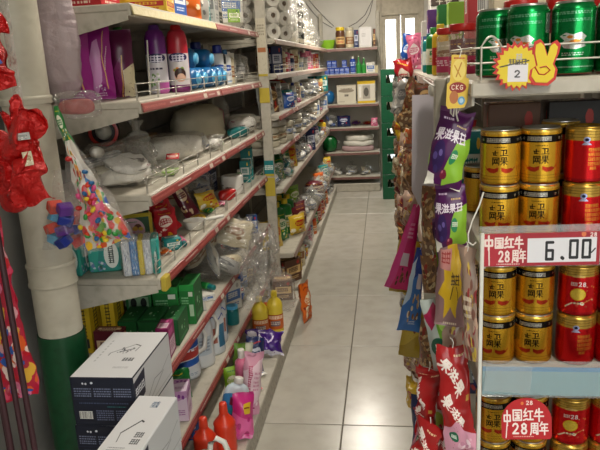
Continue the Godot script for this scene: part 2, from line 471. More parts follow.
# ---------------------------------------------------------------- materials
func make_materials() -> void:
	var tex := ImageTexture.create_from_image(sheet)
	printed("card", tex, .55)
	printed("film", tex, .28)
	printed("foil", tex, .3, .35)
	printed("cloth", tex, .85)
	printed("tin", tex, .25, .8)
	printed("bottle_print", tex, .3)
	grained("wall_paint", ["cbc8c0", "d5d2cb", "dad8d2"], .006, 3, .8, .5)
	grained("wall_grey", ["87857f", "94928b", "9b9992"], .01, 4, .8, .7)
	grained("ceiling_paint", ["cfcabf", "d8d4ca"], .006, 5, .85, .5)
	grained("tile_a", ["a8a397", "b2ada1", "b7b2a7"], .012, 6, .23, .9)
	grained("tile_b", ["a5a094", "aeaa9e", "b5b0a5"], .012, 7, .25, .8)
	grained("tile_c", ["aba69b", "b4afa4", "bab5ab"], .012, 8, .22, 1.0)
	grained("grout", ["5e584d", "6b655a"], .05, 9, .9, 3.0)
	grained("cream_steel", ["a09a8b", "b3ad9e", "bbb5a7", "a8a293"], .02, 10, .45, 1.2)
	grained("dirty_steel", ["7d766a", "9c9485", "b0a898", "8c8577"], .03, 11, .5, 2.0)
	grained("back_sheet", ["6c675e", "7b766c", "837e74"], .015, 12, .6, 1.0)
	printed("rail_red", tex, .42)
	grained("rail_cream", ["b7a878", "c9bb8c", "cfc29a"], .03, 14, .45, 3.0)
	grained("rail_grey", ["806a5e", "957d70", "9f887b"], .03, 15, .5, 3.0)
	grained("rail_dark", ["5a3a34", "6d463e", "7a5048"], .03, 23, .5, 3.0)
	grained("pvc", ["aaa491", "bdb7a6", "c4bfae", "b3ad9b"], .01, 16, .42, 1.6)
	grained("green_paint", ["0e3a20", "134a2a", "164f2e"], .02, 17, .35, 2.0)
	grained("crate_green", ["0a4a30", "0d5a3a", "0c5335"], .02, 18, .38, 2.0)
	grained("cardboard", ["7d6143", "8f7150", "96795a"], .03, 19, .8, 3.0)
	grained("wood_door", ["aaa18f", "b8af9d", "c0b7a6"], .02, 20, .55, 1.5)
	grained("woven", ["a89a7c", "c1b496", "b5a789"], .12, 21, .8, 4.0)
	grained("yard_paint", ["dcd6c4", "e6e0d0", "ebe6d8"], .02, 22, .8, 1.0)
	mat("wire", "b9b4a8", .35, .6)
	mat("white_plastic", "d9d6cc", .38)
	mat("white_cloth", "dbd7cc", .85)
	mat("cream_cloth", "b9b29e", .85)
	mat("pink_cloth", "b99a9c", .85)
	mat("pale_lilac_cloth", "c2b2b6", .8)
	mat("dusty_red", "a3514e", .6)
	mat("black", "141312", .45)
	mat("dark_grey", "33312f", .5)
	mat("steel", "b5b2ab", .28, .9)
	mat("gold_metal", "b08a36", .25, .85)
	mat("brown_glass", "1c2a16", .12)
	mat("green_bottle", "14602c", .22)
	mat("teal_plastic", "136a6b", .35)
	mat("blue_plastic", "1a5f94", .28)
	mat("navy_plastic", "1c2f86", .35)
	mat("light_blue_plastic", "4fa5cf", .3)
	mat("red_plastic", "b6201c", .3)
	mat("orange_red", "d3391d", .33)
	mat("yellow_plastic", "dcc02a", .33)
	mat("green_plastic", "2f8c3a", .35)
	mat("lime_plastic", "8cc22f", .35)
	mat("pink_plastic", "d24b7f", .35)
	mat("purple_plastic", "5a2a86", .3)
	mat("lilac", "a79fae", .6)
	mat("maroon", "3a1c22", .5)
	mat("red_foil", "c01a18", .22, .25)
	mat("mauve_film", "c4b2b4", .3, 0.0, .5)
	mat("clear_film", "eceae4", .08, 0.0, .07)
	mat("milky_film", "dcdad2", .12, 0.0, .2)
	mat("glass", "f2f5f0", .05, 0.0, .06)
	mat("strip_clear", "dfe6e6", .1, 0.0, .12)
	mat("jar_glass", "d8d4c8", .06, 0.0, .14)
	creased(M.clear_film, 3.0, 45.0, 31, .016)
	creased(M.milky_film, 3.0, 35.0, 32, .016)
	creased(M.mauve_film, 2.0, 22.0, 33, .014)
	creased(M.red_foil, 4.0, 40.0, 34, .014)
	var t := mat("tube_glow", "ffffff", .5)
	t.emission_enabled = true; t.emission = Color(1, .95, .86); t.emission_energy_multiplier = 3.0

# ---------------------------------------------------------------- the room
func slab(a: Vector3, b: Vector3) -> ArrayMesh:
	var g := G.new()
	g.box((a + b) * .5, (b - a).abs(), .001)
	return g.mesh()

func build_room() -> void:
	var fl := struct("floor", null, null)
	struct("screed", slab(Vector3(-1.3, -.12, -8.35), Vector3(2.7, -.004, 2.3)), M.grout, fl)
	var tiles := []
	for k in 3:
		var g := G.new()
		g.box(Vector3(0, -.009, 0), Vector3(.8155, .018, .8115), .0022)
		tiles.append(g.mesh())
	for i in range(-2, 4):
		for j in range(-3, 8):
			var x := -.21 + .82 * (i + .5); var z := -2.534 - .816 * (j + .5)
			if z < -8.3 or z > 2.2: continue
			var k := posmod(i * 7 + j * 5 + i * j, 3)
			part(fl, "tile", tiles[k], [M.tile_a, M.tile_b, M.tile_c][k], Vector3(x, 0, z))
	struct("ceiling", slab(Vector3(-1.35, 2.75, -8.4), Vector3(2.75, 2.87, 2.35)), M.ceiling_paint)
	struct("wall_left", slab(Vector3(-1.37, -.12, -8.4), Vector3(-1.25, 2.75, 2.35)), M.wall_grey)  # grey tint takes in the shade beside the drain pipe
	struct("wall_right", slab(Vector3(2.65, -.12, -8.4), Vector3(2.77, 2.75, 2.35)), M.wall_paint)
	# back wall round the doorway
	var wb := struct("wall_back", null, null)
	struct("wall_panel", slab(Vector3(-1.25, -.12, -8.35), Vector3(-.07, 2.75, -8.2)), M.wall_paint, wb)
	struct("wall_panel", slab(Vector3(.47, -.12, -8.35), Vector3(2.65, 2.75, -8.2)), M.wall_paint, wb)
	struct("lintel", slab(Vector3(-.07, 2.26, -8.35), Vector3(.47, 2.75, -8.2)), M.wall_paint, wb)
	# front wall, shop entrance behind the photographer
	var wf := struct("wall_front", null, null)
	struct("wall_panel", slab(Vector3(-1.25, -.12, 2.2), Vector3(.0, 2.75, 2.32)), M.wall_paint, wf)
	struct("wall_panel", slab(Vector3(2.3, -.12, 2.2), Vector3(2.65, 2.75, 2.32)), M.wall_paint, wf)
	struct("lintel", slab(Vector3(.0, 2.35, 2.2), Vector3(2.3, 2.75, 2.32)), M.wall_paint, wf)
	# glazed double door in the back wall
	var d := struct("door_1", null, null)
	var g := G.new()
	for x in [-.05, .452]: g.box(Vector3(x, 1.13, -8.24), Vector3(.066, 2.27, .1), .004)
	g.box(Vector3(.2, 2.175, -8.24), Vector3(.46, .19, .1), .004)
	struct("door_frame", g.mesh(), M.wood_door, d)
	for s in [[-.03, .207], [.209, .432]]:
		g = G.new()
		var x0: float = s[0]; var x1: float = s[1]
		g.box(Vector3(x0 + .03, 1.06, -8.24), Vector3(.055, 2.12, .045), .003)
		g.box(Vector3(x1 - .03, 1.06, -8.24), Vector3(.055, 2.12, .045), .003)
		for y in [.1, .95, 2.075]: g.box(Vector3((x0 + x1) * .5, y, -8.24), Vector3(x1 - x0 - .1, .08 if y > 2 else .2, .045), .003)
		var leaf := struct("door_leaf", g.mesh(), M.wood_door, d)
		struct("pane", slab(Vector3(x0 + .055, 1.04, -8.243), Vector3(x1 - .055, 2.04, -8.238)), M.glass, leaf)
		struct("pane", slab(Vector3(x0 + .055, .19, -8.243), Vector3(x1 - .055, .86, -8.238)), M.glass, leaf)
	struct("yard_ground", slab(Vector3(-3, -.2, -14.6), Vector3(4, -.02, -8.4)), M.wall_grey)
	struct("yard_wall", slab(Vector3(-3, -.1, -14.6), Vector3(4, 1.6, -14.4)), M.yard_paint)
	struct("street_ground", slab(Vector3(-6, -.2, 2.35), Vector3(8, -.1, 12)), M.wall_grey)
	# pale square pillar beside the door
	struct("pillar", slab(Vector3(.49, 0, -7.55), Vector3(.98, 2.75, -7.1)), M.wall_paint)

# ---------------------------------------------------------------- racks
var racks := {}
func rack(key: String, label: String, at: Vector3, rot: float, bays: Array, depth: float, levels: Array, base: Array, opts := {}) -> void:
	var o := thing("shelf_rack", label, "shelf", at, Vector3(0, rot, 0))
	racks[key] = {"x": o.transform, "lv": levels, "node": o}
	var length: float = bays[bays.size() - 1]
	var top: float = opts.get("top", levels[0] + .42)
	# uprights and back sheets
	for x in bays:
		var g := G.new()
		g.box(Vector3(x, top * .5, -depth - .012), Vector3(.045, top, .03), .003)
		part(o, "upright", g.mesh(), M.cream_steel)
	for i in (bays.size() - 1 if opts.get("back", true) else 0):
		var y := .12
		while y < top - .05:
			var g := G.new()
			g.box(Vector3((bays[i] + bays[i + 1]) * .5, y + .145, -depth - .012), Vector3(bays[i + 1] - bays[i] - .05, .285, .008), .003)
			part(o, "back_panel", g.mesh(), M.back_sheet)
			y += .29
	for k in levels.size():
		var y: float = levels[k]
		for i in bays.size() - 1:
			var x0: float = bays[i] + .003 + (opts.get("inset", 0.0) if i == 0 and k > 0 else 0.0); var x1: float = bays[i + 1] - .003
			var dep: float = opts.get("depths", {}).get(k, depth)
			var g := G.new()
			g.box(Vector3((x0 + x1) * .5, y - .012, -dep * .5), Vector3(x1 - x0, .024, dep), .004)
			var lip: float = opts.get("lip", .038)
			g.box(Vector3((x0 + x1) * .5, y - .0012 - lip * .5, -.0045), Vector3(x1 - x0 + .0012, lip, .012), .003)
			var sh := part(o, "shelf", g.mesh(), M.cream_steel, Vector3(0, 0, 0 if dep <= depth else dep - depth))
			if opts.get("rail", "") == "none": continue_shelf(sh, x0, x1, y, dep, opts.get("drop", .11)); continue
			g = G.new()
			g.box(Vector3.ZERO, Vector3(x1 - x0 - .004, .029, .006), .002, [R("rail_print")])
			var rm: Material = M[opts.get("rails", {}).get("%d.%d" % [k, i], opts.get("rail", "rail_red"))]
			part(sh, "price_rail", g.mesh(), rm, Vector3((x0 + x1) * .5, y - .022, .006), Vector3(-14, 0, 0))
			if opts.get("wire", []).has(k):
				g = G.new()
				var h := .052
				for yy in [.5, 1.0]: g.tube([Vector3(x0 + .01, y + h * yy, -.012), Vector3(x1 - .01, y + h * yy, -.012)], .0017, 5)
				var n := int((x1 - x0) / .19)
				for q in n + 1:
					var xx: float = lerp(x0 + .01, x1 - .01, float(q) / n)
					for e in [-.004, .004]: g.tube([Vector3(xx + e, y - .002, -.012), Vector3(xx + e, y + h, -.012)], .0015, 5)
				part(sh, "wire_guard", g.mesh(), M.wire)
			continue_shelf(sh, x0, x1, y, dep, opts.get("drop", .11))
	# plinth
	for i in bays.size() - 1:
		var g := G.new()
		var fwd: float = base[1]
		g.box(Vector3((bays[i] + bays[i + 1]) * .5, base[0] - .012, (fwd - depth) * .5), Vector3(bays[i + 1] - bays[i] - .004, .024, depth + fwd), .004)
		part(o, "base_deck", g.mesh(), M.cream_steel)
		g = G.new()
		g.box(Vector3((bays[i] + bays[i + 1]) * .5, (base[0] - .01) * .5, fwd - .012), Vector3(bays[i + 1] - bays[i] - .004, base[0] - .014, .02), .003)
		part(o, "kick_plate", g.mesh(), M[opts.get("kick", "dirty_steel")])

func continue_shelf(sh: Node3D, x0: float, x1: float, y: float, dep: float, drop := .11) -> void:     # brackets at both ends
	for x in [x0 + .004, x1 - .004]:
		if x > .1: drop = minf(drop, .04)
		var m := mprism(P2([-.01, 0, -.01, -drop * .23, -dep + .01, -drop, -dep + .01, 0]), .004)
		part(sh, "bracket", m, M.cream_steel, Vector3(x, y - .024, 0), Vector3(0, -90, 0))

# a place on a rack: along it from its near end, in from the front edge, up from shelf k (k = -1: the plinth)
func at(key: String, k: int, along: float, into: float, up := 0.0) -> Vector3:
	var r = racks[key]
	var y: float = r.lv[k] if k >= 0 else r.base
	return r.x * Vector3(along, y + up + .0008, -into)

func build_racks() -> void:
	rack("A", "near cream steel rack with red price rails, beside the drain pipe", Vector3(-.75, 0, -1.93), 90, [0.0, 1.0, 2.0], .42, [1.765, 1.475, 1.18, .895, .585, .275], [.12, .19],
		{"wire": [1, 2, 3], "rails": {"0.0": "rail_cream"}})
	racks.A.base = .12
	part(racks.A.node, "yellow_end_cap", mbox(.05, .05, .02, ["plain_yellow"], .004), M.card, Vector3(.027, .85, .012))
	rack("B", "far rack of cluttered shelves beyond the white post", Vector3(-.67, 0, -4.06), 90, [0.0, .92, 1.84, 2.76, 3.66], .42, [1.725, 1.51, 1.255, 1.04, .78, .34], [.1, .07],
		{"rail": "rail_grey", "lip": .026, "drop": .035, "wire": [1], "rails": {"2.0": "rail_red", "3.0": "rail_red"}, "depths": {5: .47}})
	racks.B.base = .1
	rack("C", "small rack across the end of the aisle, against the back wall", Vector3(-.76, 0, -7.8), 0, [0.0, .69], .34, [1.72, 1.42, 1.07, .79, .49, .19], [.1, .0], {"back": false, "drop": .03, "rail": "rail_dark", "kick": "cream_steel"})
	racks.C.base = .1
	# white square post between the two racks, taped with paper strips
	var o := thing("rack_post", "white square steel post between the two side racks, taped with paper", "post", Vector3(-.735, 0, -3.985))
	part(o, "post", mbox(.062, 2.3, .03, [""], .003), M.cream_steel)
	part(o, "paper_strip", mbox(.058, .34, .002, ["strip_white"], .0005), M.card, Vector3(0, 1.5, .017))
	part(o, "yellow_tape", mbox(.064, .09, .002, ["plain_yellow"], .0005), M.card, Vector3(0, 1.34, .0175))
	part(o, "teal_sticker", mbox(.06, .1, .002, ["strip_teal"], .0005), M.card, Vector3(0, .88, .0175))
	part(o, "yellow_tape", mbox(.064, .12, .002, ["plain_yellow"], .0005), M.card, Vector3(0, .75, .0175))

# ---------------------------------------------------------------- prints
const TONES := {"red": ["b3202a", "e9d9c8", "e2b21f"], "teal": ["16807f", "e4ebe6", "f0c53a"], "yellow": ["d9b52c", "b3261f", "f3ead2"], "green": ["1f7a35", "e8e6cf", "d8c02f"], "blue": ["2155a8", "e6e8ec", "d9342c"],
	"white": ["d3d0c7", "4d6fa8", "a7a49b"], "brown": ["5c3a24", "d9b67a", "a3281f"], "pink": ["cf6d8d", "f2e3e6", "8c2350"], "orange": ["d2641e", "f3e2c0", "7a1f16"], "purple": ["5b2a76", "e2d3ea", "d9b52c"],
	"silver": ["a5a49f", "6a6a6a", "dddad0"], "black": ["1b1a1c", "b9b2a4", "a3281f"], "navy": ["1b2857", "c9cddb", "b7342f"], "cream": ["c9bd9f", "8a5b34", "e9e2cf"], "lime": ["86b52a", "f0efd9", "2c6b2a"], "maroon": ["5e1626", "e0c9a4", "c0952f"]}

func paint_designs() -> void:
	sheet = Image.create(SHEET, SHEET, false, Image.FORMAT_RGBA8)
	sheet.fill(Color(.6, .6, .6))
	# big display first: end-cap cans and price cards
	design("can_gold", 512, 256, "bg d3a02a;r 0 0 1 .07 dcb450;r 0 .11 1 .135 17120f;g ??????????? .385 .14 .0165 dcd4c4 .0035 .08;c .345 .178 .011 dcd4c4;c .345 .178 .006 17120f;c .655 .178 .011 dcd4c4;c .655 .178 .006 17120f;g ??????? .70 .14 .0165 dcd4c4 .0035 .08;g ????? .06 .14 .0165 dcd4c4 .0035 .08;t .455 .29 .09 .03 1 3a2a0c;g 士 .437 .37 .05 1c130a .0085 .1;g 卫 .502 .345 .06 1c130a .009 .125;g 网 .436 .485 .062 1c130a .0075 .15;g 果 .500 .485 .062 1c130a .0075 .15;p b3341a .385 .73 .41 .69 .45 .705 .49 .68 .487 .75 .455 .79 .42 .78;p b3341a .615 .73 .59 .69 .55 .705 .51 .68 .513 .75 .545 .79 .58 .78;l .375 .68 .4 .73 .007 b3341a;l .625 .68 .6 .73 .007 b3341a;r .72 .3 .07 .3 9c7414;t .73 .32 .05 .26 7 4a350e;t .22 .3 .06 .4 8 4a350e;r .0 .845 1 .012 a5781a;r 0 .90 1 .012 a5781a;r 0 .95 1 .05 bb8c22")
	design("can_red", 512, 256, "bg c9161a;r 0 0 1 .24 c29c46;r 0 .07 1 .012 8a6a26;r 0 .12 1 .012 8a6a26;r 0 .17 1 .012 8a6a26;p c9161a 0 .26 .3 .24 .5 .25 .7 .22 1 .26 1 .3 0 .3;c .5 .22 .026 a7b0dc;c .5 .22 .014 20223f;p b9b3cf .462 .315 .538 .315 .52 .27 .48 .27;g ???? .515 .37 .026 dd9234 .005 .06;g ????? .515 .455 .026 dd9234 .005 .06;g ????? .515 .54 .026 dd9234 .005 .06;g ????? .515 .625 .026 dd9234 .005 .06;g ?? .53 .71 .024 dd9234 .005 .05;r 0 .93 1 .07 a8121a")
	design("can_red_disc", 512, 256, "bg c9161a;r 0 0 1 .22 c29c46;r 0 .07 1 .012 8a6a26;r 0 .12 1 .012 8a6a26;r 0 .17 1 .012 8a6a26;e .5 .22 .05 .04 d9b46a;p c9161a 0 .23 1 .23 1 .27 0 .27;g ?? .44 .33 .025 e8d6cf .005 .07;g 28 .496 .32 .032 f0e6e0 .007 .09;c .5 .57 .062 dcb22f;c .5 .57 .052 e6c44a;s .43 .74 .14 .08 6 .014 e9b98f efe0c2 24264a d9503f;l .455 .75 .40 .84 .014 f0dcc0;l .53 .75 .62 .66 .007 e9a25a;s .55 .4 .15 .4 12 .006 e9a25a f3d9b0 a80f14;r 0 .93 1 .07 a8121a")
	design("can_beer", 256, 256, "bg 0c7a3c;p 0a6a33 0 0 .2 0 .35 .9 .1 1 0 1;p 109047 .55 0 .75 0 .6 1 .45 1;t .34 .12 .3 .05 2 7fb896;t .3 .22 .36 .05 2 6aa986;p d8dcd6 .40 .47 .45 .42 .5 .45 .56 .42 .6 .48 .57 .55 .6 .62 .52 .66 .44 .64 .41 .58 .44 .53;s .42 .46 .15 .17 9 .018 2d8a50 c9d4cc e08a3a;c .52 .55 .03 e08a3a;t .42 .7 .16 .05 2 cfd9d2;b .70 .12 .11 .28;t .72 .42 .08 .3 8 5a9c74;p d8dcd6 .94 .47 .99 .42 1 .64 .95 .62;s .92 .46 .08 .17 5 .018 2d8a50 e08a3a;r 0 .9 1 .02 8dbf9e")
	design("can_beer_pale", 256, 256, "bg 127a3e;p dfe6dc .30 0 .42 0 .46 1 .34 1;p d8dcd6 .36 .3 .46 .24 .52 .3 .5 .42 .42 .5 .36 .44;c .44 .36 .035 d8692f;t .42 .56 .12 .06 2 e9eee6;s .5 .74 .3 .14 8 .04 a3281f e4e0d6 1e5a34;t .56 .1 .3 .06 2 8fc0a2")
	design("price_strip", 512, 128, "bg 9c1f2c;p ad2634 0 0 .34 0 .3 .3 .34 .6 .3 1 0 1;r .385 .16 .585 .74 dcdbe0;g 6 .53 .26 .09 17161a .022 .58;g . .645 .26 .09 17161a .026 .56;g 00 .73 .22 .10 17161a .022 .58;l .93 .62 .96 .5 .01 17161a;c .86 .06 .02 d9784a;g 28 .91 .02 .03 e6d6d0 .007 .12;g 中 .0 .06 .10 ead9d2 .017 .42;l .05 .3 .055 .95 .012 ead9d2;g 国红牛 .1 .1 .08 ead9d2 .015 .36;g 28 .13 .52 .052 ead9d2 .015 .34;g 周年 .25 .48 .06 ead9d2 .012 .4;t .12 .9 .2 .07 1 d9b9b0")
	design("round_card", 256, 192, "bg b5161c;c .42 .13 .03 d9783a;g 28 .49 .07 .07 e8d6cf .016;g 中 .02 .3 .2 efe2dc .03 .36;l .12 .55 .09 .95 .022 efe2dc;g 国红牛 .22 .26 .2 efe2dc .03 .3;g 28 .2 .6 .16 efe2dc .036 .26;g 周年 .56 .58 .18 efe2dc .028 .3;t .24 .9 .4 .05 1 e0a79c")
	design("burst", 128, 128, "bg d8bf1c;r .28 .42 .46 .42 d7d4da;g 2 .42 .58 .16 2b2a2c .03;l .1 .5 .75 .36 .03 2e2c22;g ??? .3 .32 .13 4a4640 .022;g ? .46 .2 .14 b9b2a0 .03")
	design("yellow_flat", 16, 16, "bg dcc31c")
	design("red_flat", 16, 16, "bg c1271d")
	# plain swatches
	for q in [["plain_yellow", "bfa93a"], ["plain_white", "d6d3c9"], ["plain_grey", "8f8c85"], ["plain_cream", "c3b894"], ["navy_flat", "17203a"]]: design(q[0], 16, 16, "bg " + q[1])
	design("rail_print", 1024, 32, "bg 8e3a36;r 0 0 1 .12 a35a52;r 0 .85 1 .15 74302c;t .01 .25 .2 .5 1 b0605a;t .26 .3 .16 .4 1 c9b3a8;t .46 .25 .2 .5 1 b0605a;r .7 .15 .05 .7 cfc6b6;t .78 .3 .1 .4 1 c9b3a8;r .92 .15 .05 .7 cfc6b6;u 300 7d332f")
	design("strip_white", 32, 128, "bg c5bda8;u 60 b3aa94;r .1 .5 .8 .08 a8683f;t .15 .1 .7 .2 4 97907f;r 0 .95 1 .05 b9a43a")
	design("strip_teal", 64, 64, "bg 147a7e;g ??? .05 .3 .28 e3e6dc .05;r 0 .85 1 .15 c2ae36")
	# small appliance boxes
	design("box_top", 192, 256, "bg d5d6d8;l .3 .5 .62 .3 .02 8f9296;l .3 .55 .3 .5 .02 8f9296;l .62 .3 .72 .33 .02 3a3c40;l .72 .33 .7 .45 .015 77797d;l .45 .47 .65 .4 .03 6c6e72;s .4 .38 .25 .12 14 .015 55575b 8a8c90;g ?? .6 .6 .09 3b3d42 .014;t .14 .2 .03 .5 8 b3b5b7;t .55 .78 .25 .04 2 a5a7aa")
	design("box_front", 256, 192, "bg 14192b;s .06 .06 .3 .06 4 .016 d8dae0;t .04 .2 .28 .2 4 79809a;t .36 .2 .28 .2 4 79809a;t .68 .2 .28 .2 4 79809a;r 0 .44 1 .012 262d45;t .1 .5 .8 .05 1 4a5270;t .55 .58 .3 .03 1 3f8a8a;b .08 .7 .22 .16;t .36 .66 .28 .24 5 6c7390;t .68 .66 .28 .24 5 6c7390")
	design("box_side", 256, 160, "bg cfd1d3;p 191f36 .0 .12 .28 .05 .25 .55 .12 .62 .0 .58;g ??? .03 .26 .07 d8dae0 .014 .16;l .3 .75 .5 .55 .012 8f9296;l .5 .55 .7 .6 .012 8f9296;l .35 .85 .75 .62 .02 a7a9ac;l .7 .6 .95 .45 .01 9a9c9f;r 0 .9 1 .02 aaacae")
	design("box_top_small", 192, 256, "bg d7d8da;r .5 .1 .2 .1 8f9aa8;s .5 .1 .2 .1 20 .012 3b4a66 dfe2e6;l .25 .62 .55 .42 .03 3a3c40;l .25 .62 .3 .75 .02 6b6d71;l .55 .42 .62 .44 .03 2b2d30;g ?? .62 .6 .1 3b3d42 .016;g ?? .62 .7 .1 3b3d42 .016;t .2 .82 .4 .06 2 9a9c9f")
	# hanging and shelf bags
	design("leaf_pads", 128, 256, "bg 9a1f86;p d08fc6 .2 .5 .4 .24 .58 .2 .66 .42 .6 .75 .42 .92 .24 .82;l .78 .1 .7 .42 .03 d9b36a;l .7 .42 .78 .85 .04 d9b36a;l .86 .3 .76 .6 .02 e9e2d6;s .3 .8 .4 .14 12 .03 e9e2ea b78ab5;t .3 .9 .4 .06 2 e0cadf")
	design("leaf_pads_dark", 128, 256, "bg 5d1243;p 7f2f66 .2 .6 .55 .4 .6 .8 .4 .95;l .62 .38 .5 .98 .05 c79a4a;p cfc4a4 .62 .6 1 .5 1 1 .55 1;u 60 4a0d35")
	design("lotion_purple", 256, 256, "bg 6a1f78;r .28 .38 .44 .62 d3cfd8;e .5 .44 .16 .07 2b2456;g ?? .4 .4 .1 d9d6e6 .02;t .4 .58 .2 .05 1 3b3550;c .42 .74 .05 e8e6ea;s .36 .68 .16 .2 14 .022 f1f0f2 bfc7b0 6f9a5a;r .52 .82 .2 .18 b0569a")
	design("lotion_red", 256, 256, "bg b02334;r .28 .38 .44 .62 d6d0d2;e .5 .44 .16 .07 2b2456;g ?? .4 .4 .1 d9d6e6 .02;s .42 .6 .16 .12 10 .03 7fa04a d98a3a;c .52 .74 .09 d9a98f;c .52 .7 .09 3a2320;c .53 .76 .065 e0b59c;r .28 .88 .44 .12 7a2a6a")
	design("lotion_white", 128, 256, "bg d5d6d6;e .5 .45 .2 .1 2a4a96;g ??? .32 .42 .12 dfe4ee .02;t .34 .6 .32 .12 3 6a7a9a;r 0 .86 1 .06 9ab0cc")
	design("lotion_black", 128, 256, "bg 1a1b20;r .25 .35 .5 .4 c9c6bd;t .32 .42 .36 .2 4 4a4438")
	design("pack_teal", 128, 128, "bg 1b8078;e .72 .5 .24 .42 d5d9d2;k ??? .62 .2 .18 2b3a36 .03;p 2a9a8a 0 0 .4 0 .2 1 0 1;s 0 .7 .5 .3 14 .05 5a7aa0 b9c0c9 2a5a50")
	design("scour_pack", 128, 128, "bg 1d4a26;e .5 .45 .36 .42 d3a9b6;t .35 .14 .3 .05 1 4a8a4a;c .66 .34 .1 6b3a20;c .58 .4 .08 d9a33a;c .74 .42 .07 e3c44a;t .28 .5 .3 .1 2 b5486f;s .3 .66 .35 .12 12 .04 7a8f6a c9cabf 4a5a3a;r 0 0 .07 1 c9b63a")
	design("sponge_white", 64, 64, "bg cfd2d6;s 0 0 1 1 90 .04 9aa5b6 e6e8ea 7f8aa0")
	design("sponge_blue", 64, 64, "bg 5f8fc0;s 0 0 1 1 70 .045 cdd9e6 3a6aa5")
	design("sponge_yellow", 64, 64, "bg d3bd3c;u 60 c0a92c")
	design("sponge_teal", 96, 96, "bg 2aa59a;p 1b8078 0 .5 1 .2 1 1 0 1;c .5 .55 .22 cfd9d2;t .36 .5 .3 .1 2 3a6a60")
	design("yellow_carton", 64, 128, "bg d6b520;k ??? .3 .16 .38 5a4a12 .05;r .35 .72 .4 .18 2f3a3a;r 0 0 1 .04 b39512")
	design("yellow_top", 64, 64, "bg 4a5a24;t .1 .2 .8 .5 4 7f8a3a")
	design("green_carton", 128, 128, "bg 17702c;r 0 0 1 .16 1f8f3a;t .1 .3 .5 .2 3 8ac08f;r .62 .5 .3 .3 a9c4a3;c .3 .66 .13 0d1a12;c .3 .66 .07 d9ded6;r .62 .18 .3 .12 cfd6c4")
	design("green_dots", 128, 128, "bg 1d6a2d;r .1 .22 .8 .7 7fa17c;c .3 .36 .12 121a14;c .7 .36 .12 121a14;c .3 .74 .12 121a14;c .7 .74 .12 dfe5da;c .5 .55 .1 dfe5da")
	design("green_lid", 128, 128, "bg 155e27;r .06 .06 .88 .88 1a6c2e;t .15 .3 .5 .2 3 2f8f45;r .62 .55 .25 .2 2a7f3c")
	design("green_dark", 128, 128, "bg 114a24;r .04 .04 .92 .92 135a29;s .2 .3 .6 .4 9 .045 9abf9c 2f8f45;t .2 .8 .6 .1 2 4aa05c")
	design("magenta_carton", 96, 128, "bg 8c1d5c;r .1 .42 .8 .5 d3b6c2;t .2 .5 .6 .3 4 8a4a6a;r .1 .1 .6 .2 b84a86")
	design("lilac_carton", 96, 128, "bg b98bb5;p d9c4d6 0 .4 1 .2 1 1 0 1;c .25 .2 .09 7a2a86;c .5 .16 .09 7a2a86;c .75 .2 .09 7a2a86;t .2 .6 .6 .2 3 9a5a96")
	design("jug_stripes", 192, 256, "bg cfd3d6;p 1f56a8 .28 .36 .72 .26 .72 .38 .28 .48;p b23a34 .28 .5 .72 .4 .72 .56 .28 .66;p 1f56a8 .28 .68 .72 .58 .72 .7 .28 .8;t .36 .42 .28 .06 1 e8ecef;t .34 .86 .3 .06 2 8fa0b0")
	design("jug_plain", 192, 256, "bg d2d4d4;r .4 .4 .2 .35 b9c4cc;t .42 .44 .16 .25 4 8f9aa6")
	design("jug_script", 192, 256, "bg cdd1d4;l .36 .3 .42 .2 .02 2747a0;l .42 .2 .5 .3 .02 2747a0;l .5 .3 .6 .2 .022 2747a0;l .6 .2 .64 .28 .02 2747a0;r .36 .45 .12 .3 b06a5a;r .5 .4 .14 .45 2f6a8a;r .3 .5 .05 .4 a9b2b8")
	design("orange_label", 256, 256, "bg d9bf3a;r 0 .46 1 .4 c9611f;g ????? .36 .49 .06 f0e2c8 .012 .09;r .4 .63 .2 .14 7a6a76;t .4 .65 .2 .09 2 e2d6c8;r 0 .46 1 .03 a34a14")
	design("purple_bag", 128, 96, "bg 3f1c74;l .2 .5 .35 .25 .05 e6e0ee;l .35 .25 .42 .6 .05 e6e0ee;l .5 .3 .62 .55 .05 cbbfe0;l .62 .55 .75 .3 .04 cbbfe0;p d3cfda 0 .75 .4 .85 1 .8 1 1 0 1;e .12 .3 .1 .2 ddd8e2;u 40 34155f")
	design("pink_bag", 96, 192, "bg cf93a8;p e3c4cd 0 .3 1 .1 1 .75 0 .9;k ???? .2 .2 .2 b33a62 .03;s .1 .7 .8 .25 12 .07 d96f95 efd6dd a83a68;t .55 .3 .3 .3 5 c9869c")
	design("magenta_bag", 96, 128, "bg c02a78;p d9609a 0 .4 1 .6 1 1 0 1;r .5 .2 .35 .22 d9b52c;l .55 .3 .8 .3 .03 7a3a10;s .1 .55 .8 .4 8 .09 d2458a e08ab2 a81e66")
	design("leaf_bag", 96, 192, "bg 5f8a2c;e .5 .5 .3 .38 8cb04a;l .5 .15 .5 .9 .03 4a7020;l .5 .4 .75 .3 .02 4a7020;l .5 .55 .25 .45 .02 4a7020;r .6 .0 .4 .3 c9ccb8")
	design("blue_white_bottle", 128, 192, "bg cfdde6;e .5 .5 .3 .3 3a86c0;r .42 .3 .3 .18 7a2240;p 2a9ab0 .2 .6 .8 .5 .8 .8 .2 .9;l .25 .8 .75 .7 .03 e6eef2;c .4 .75 .1 2a4a96")
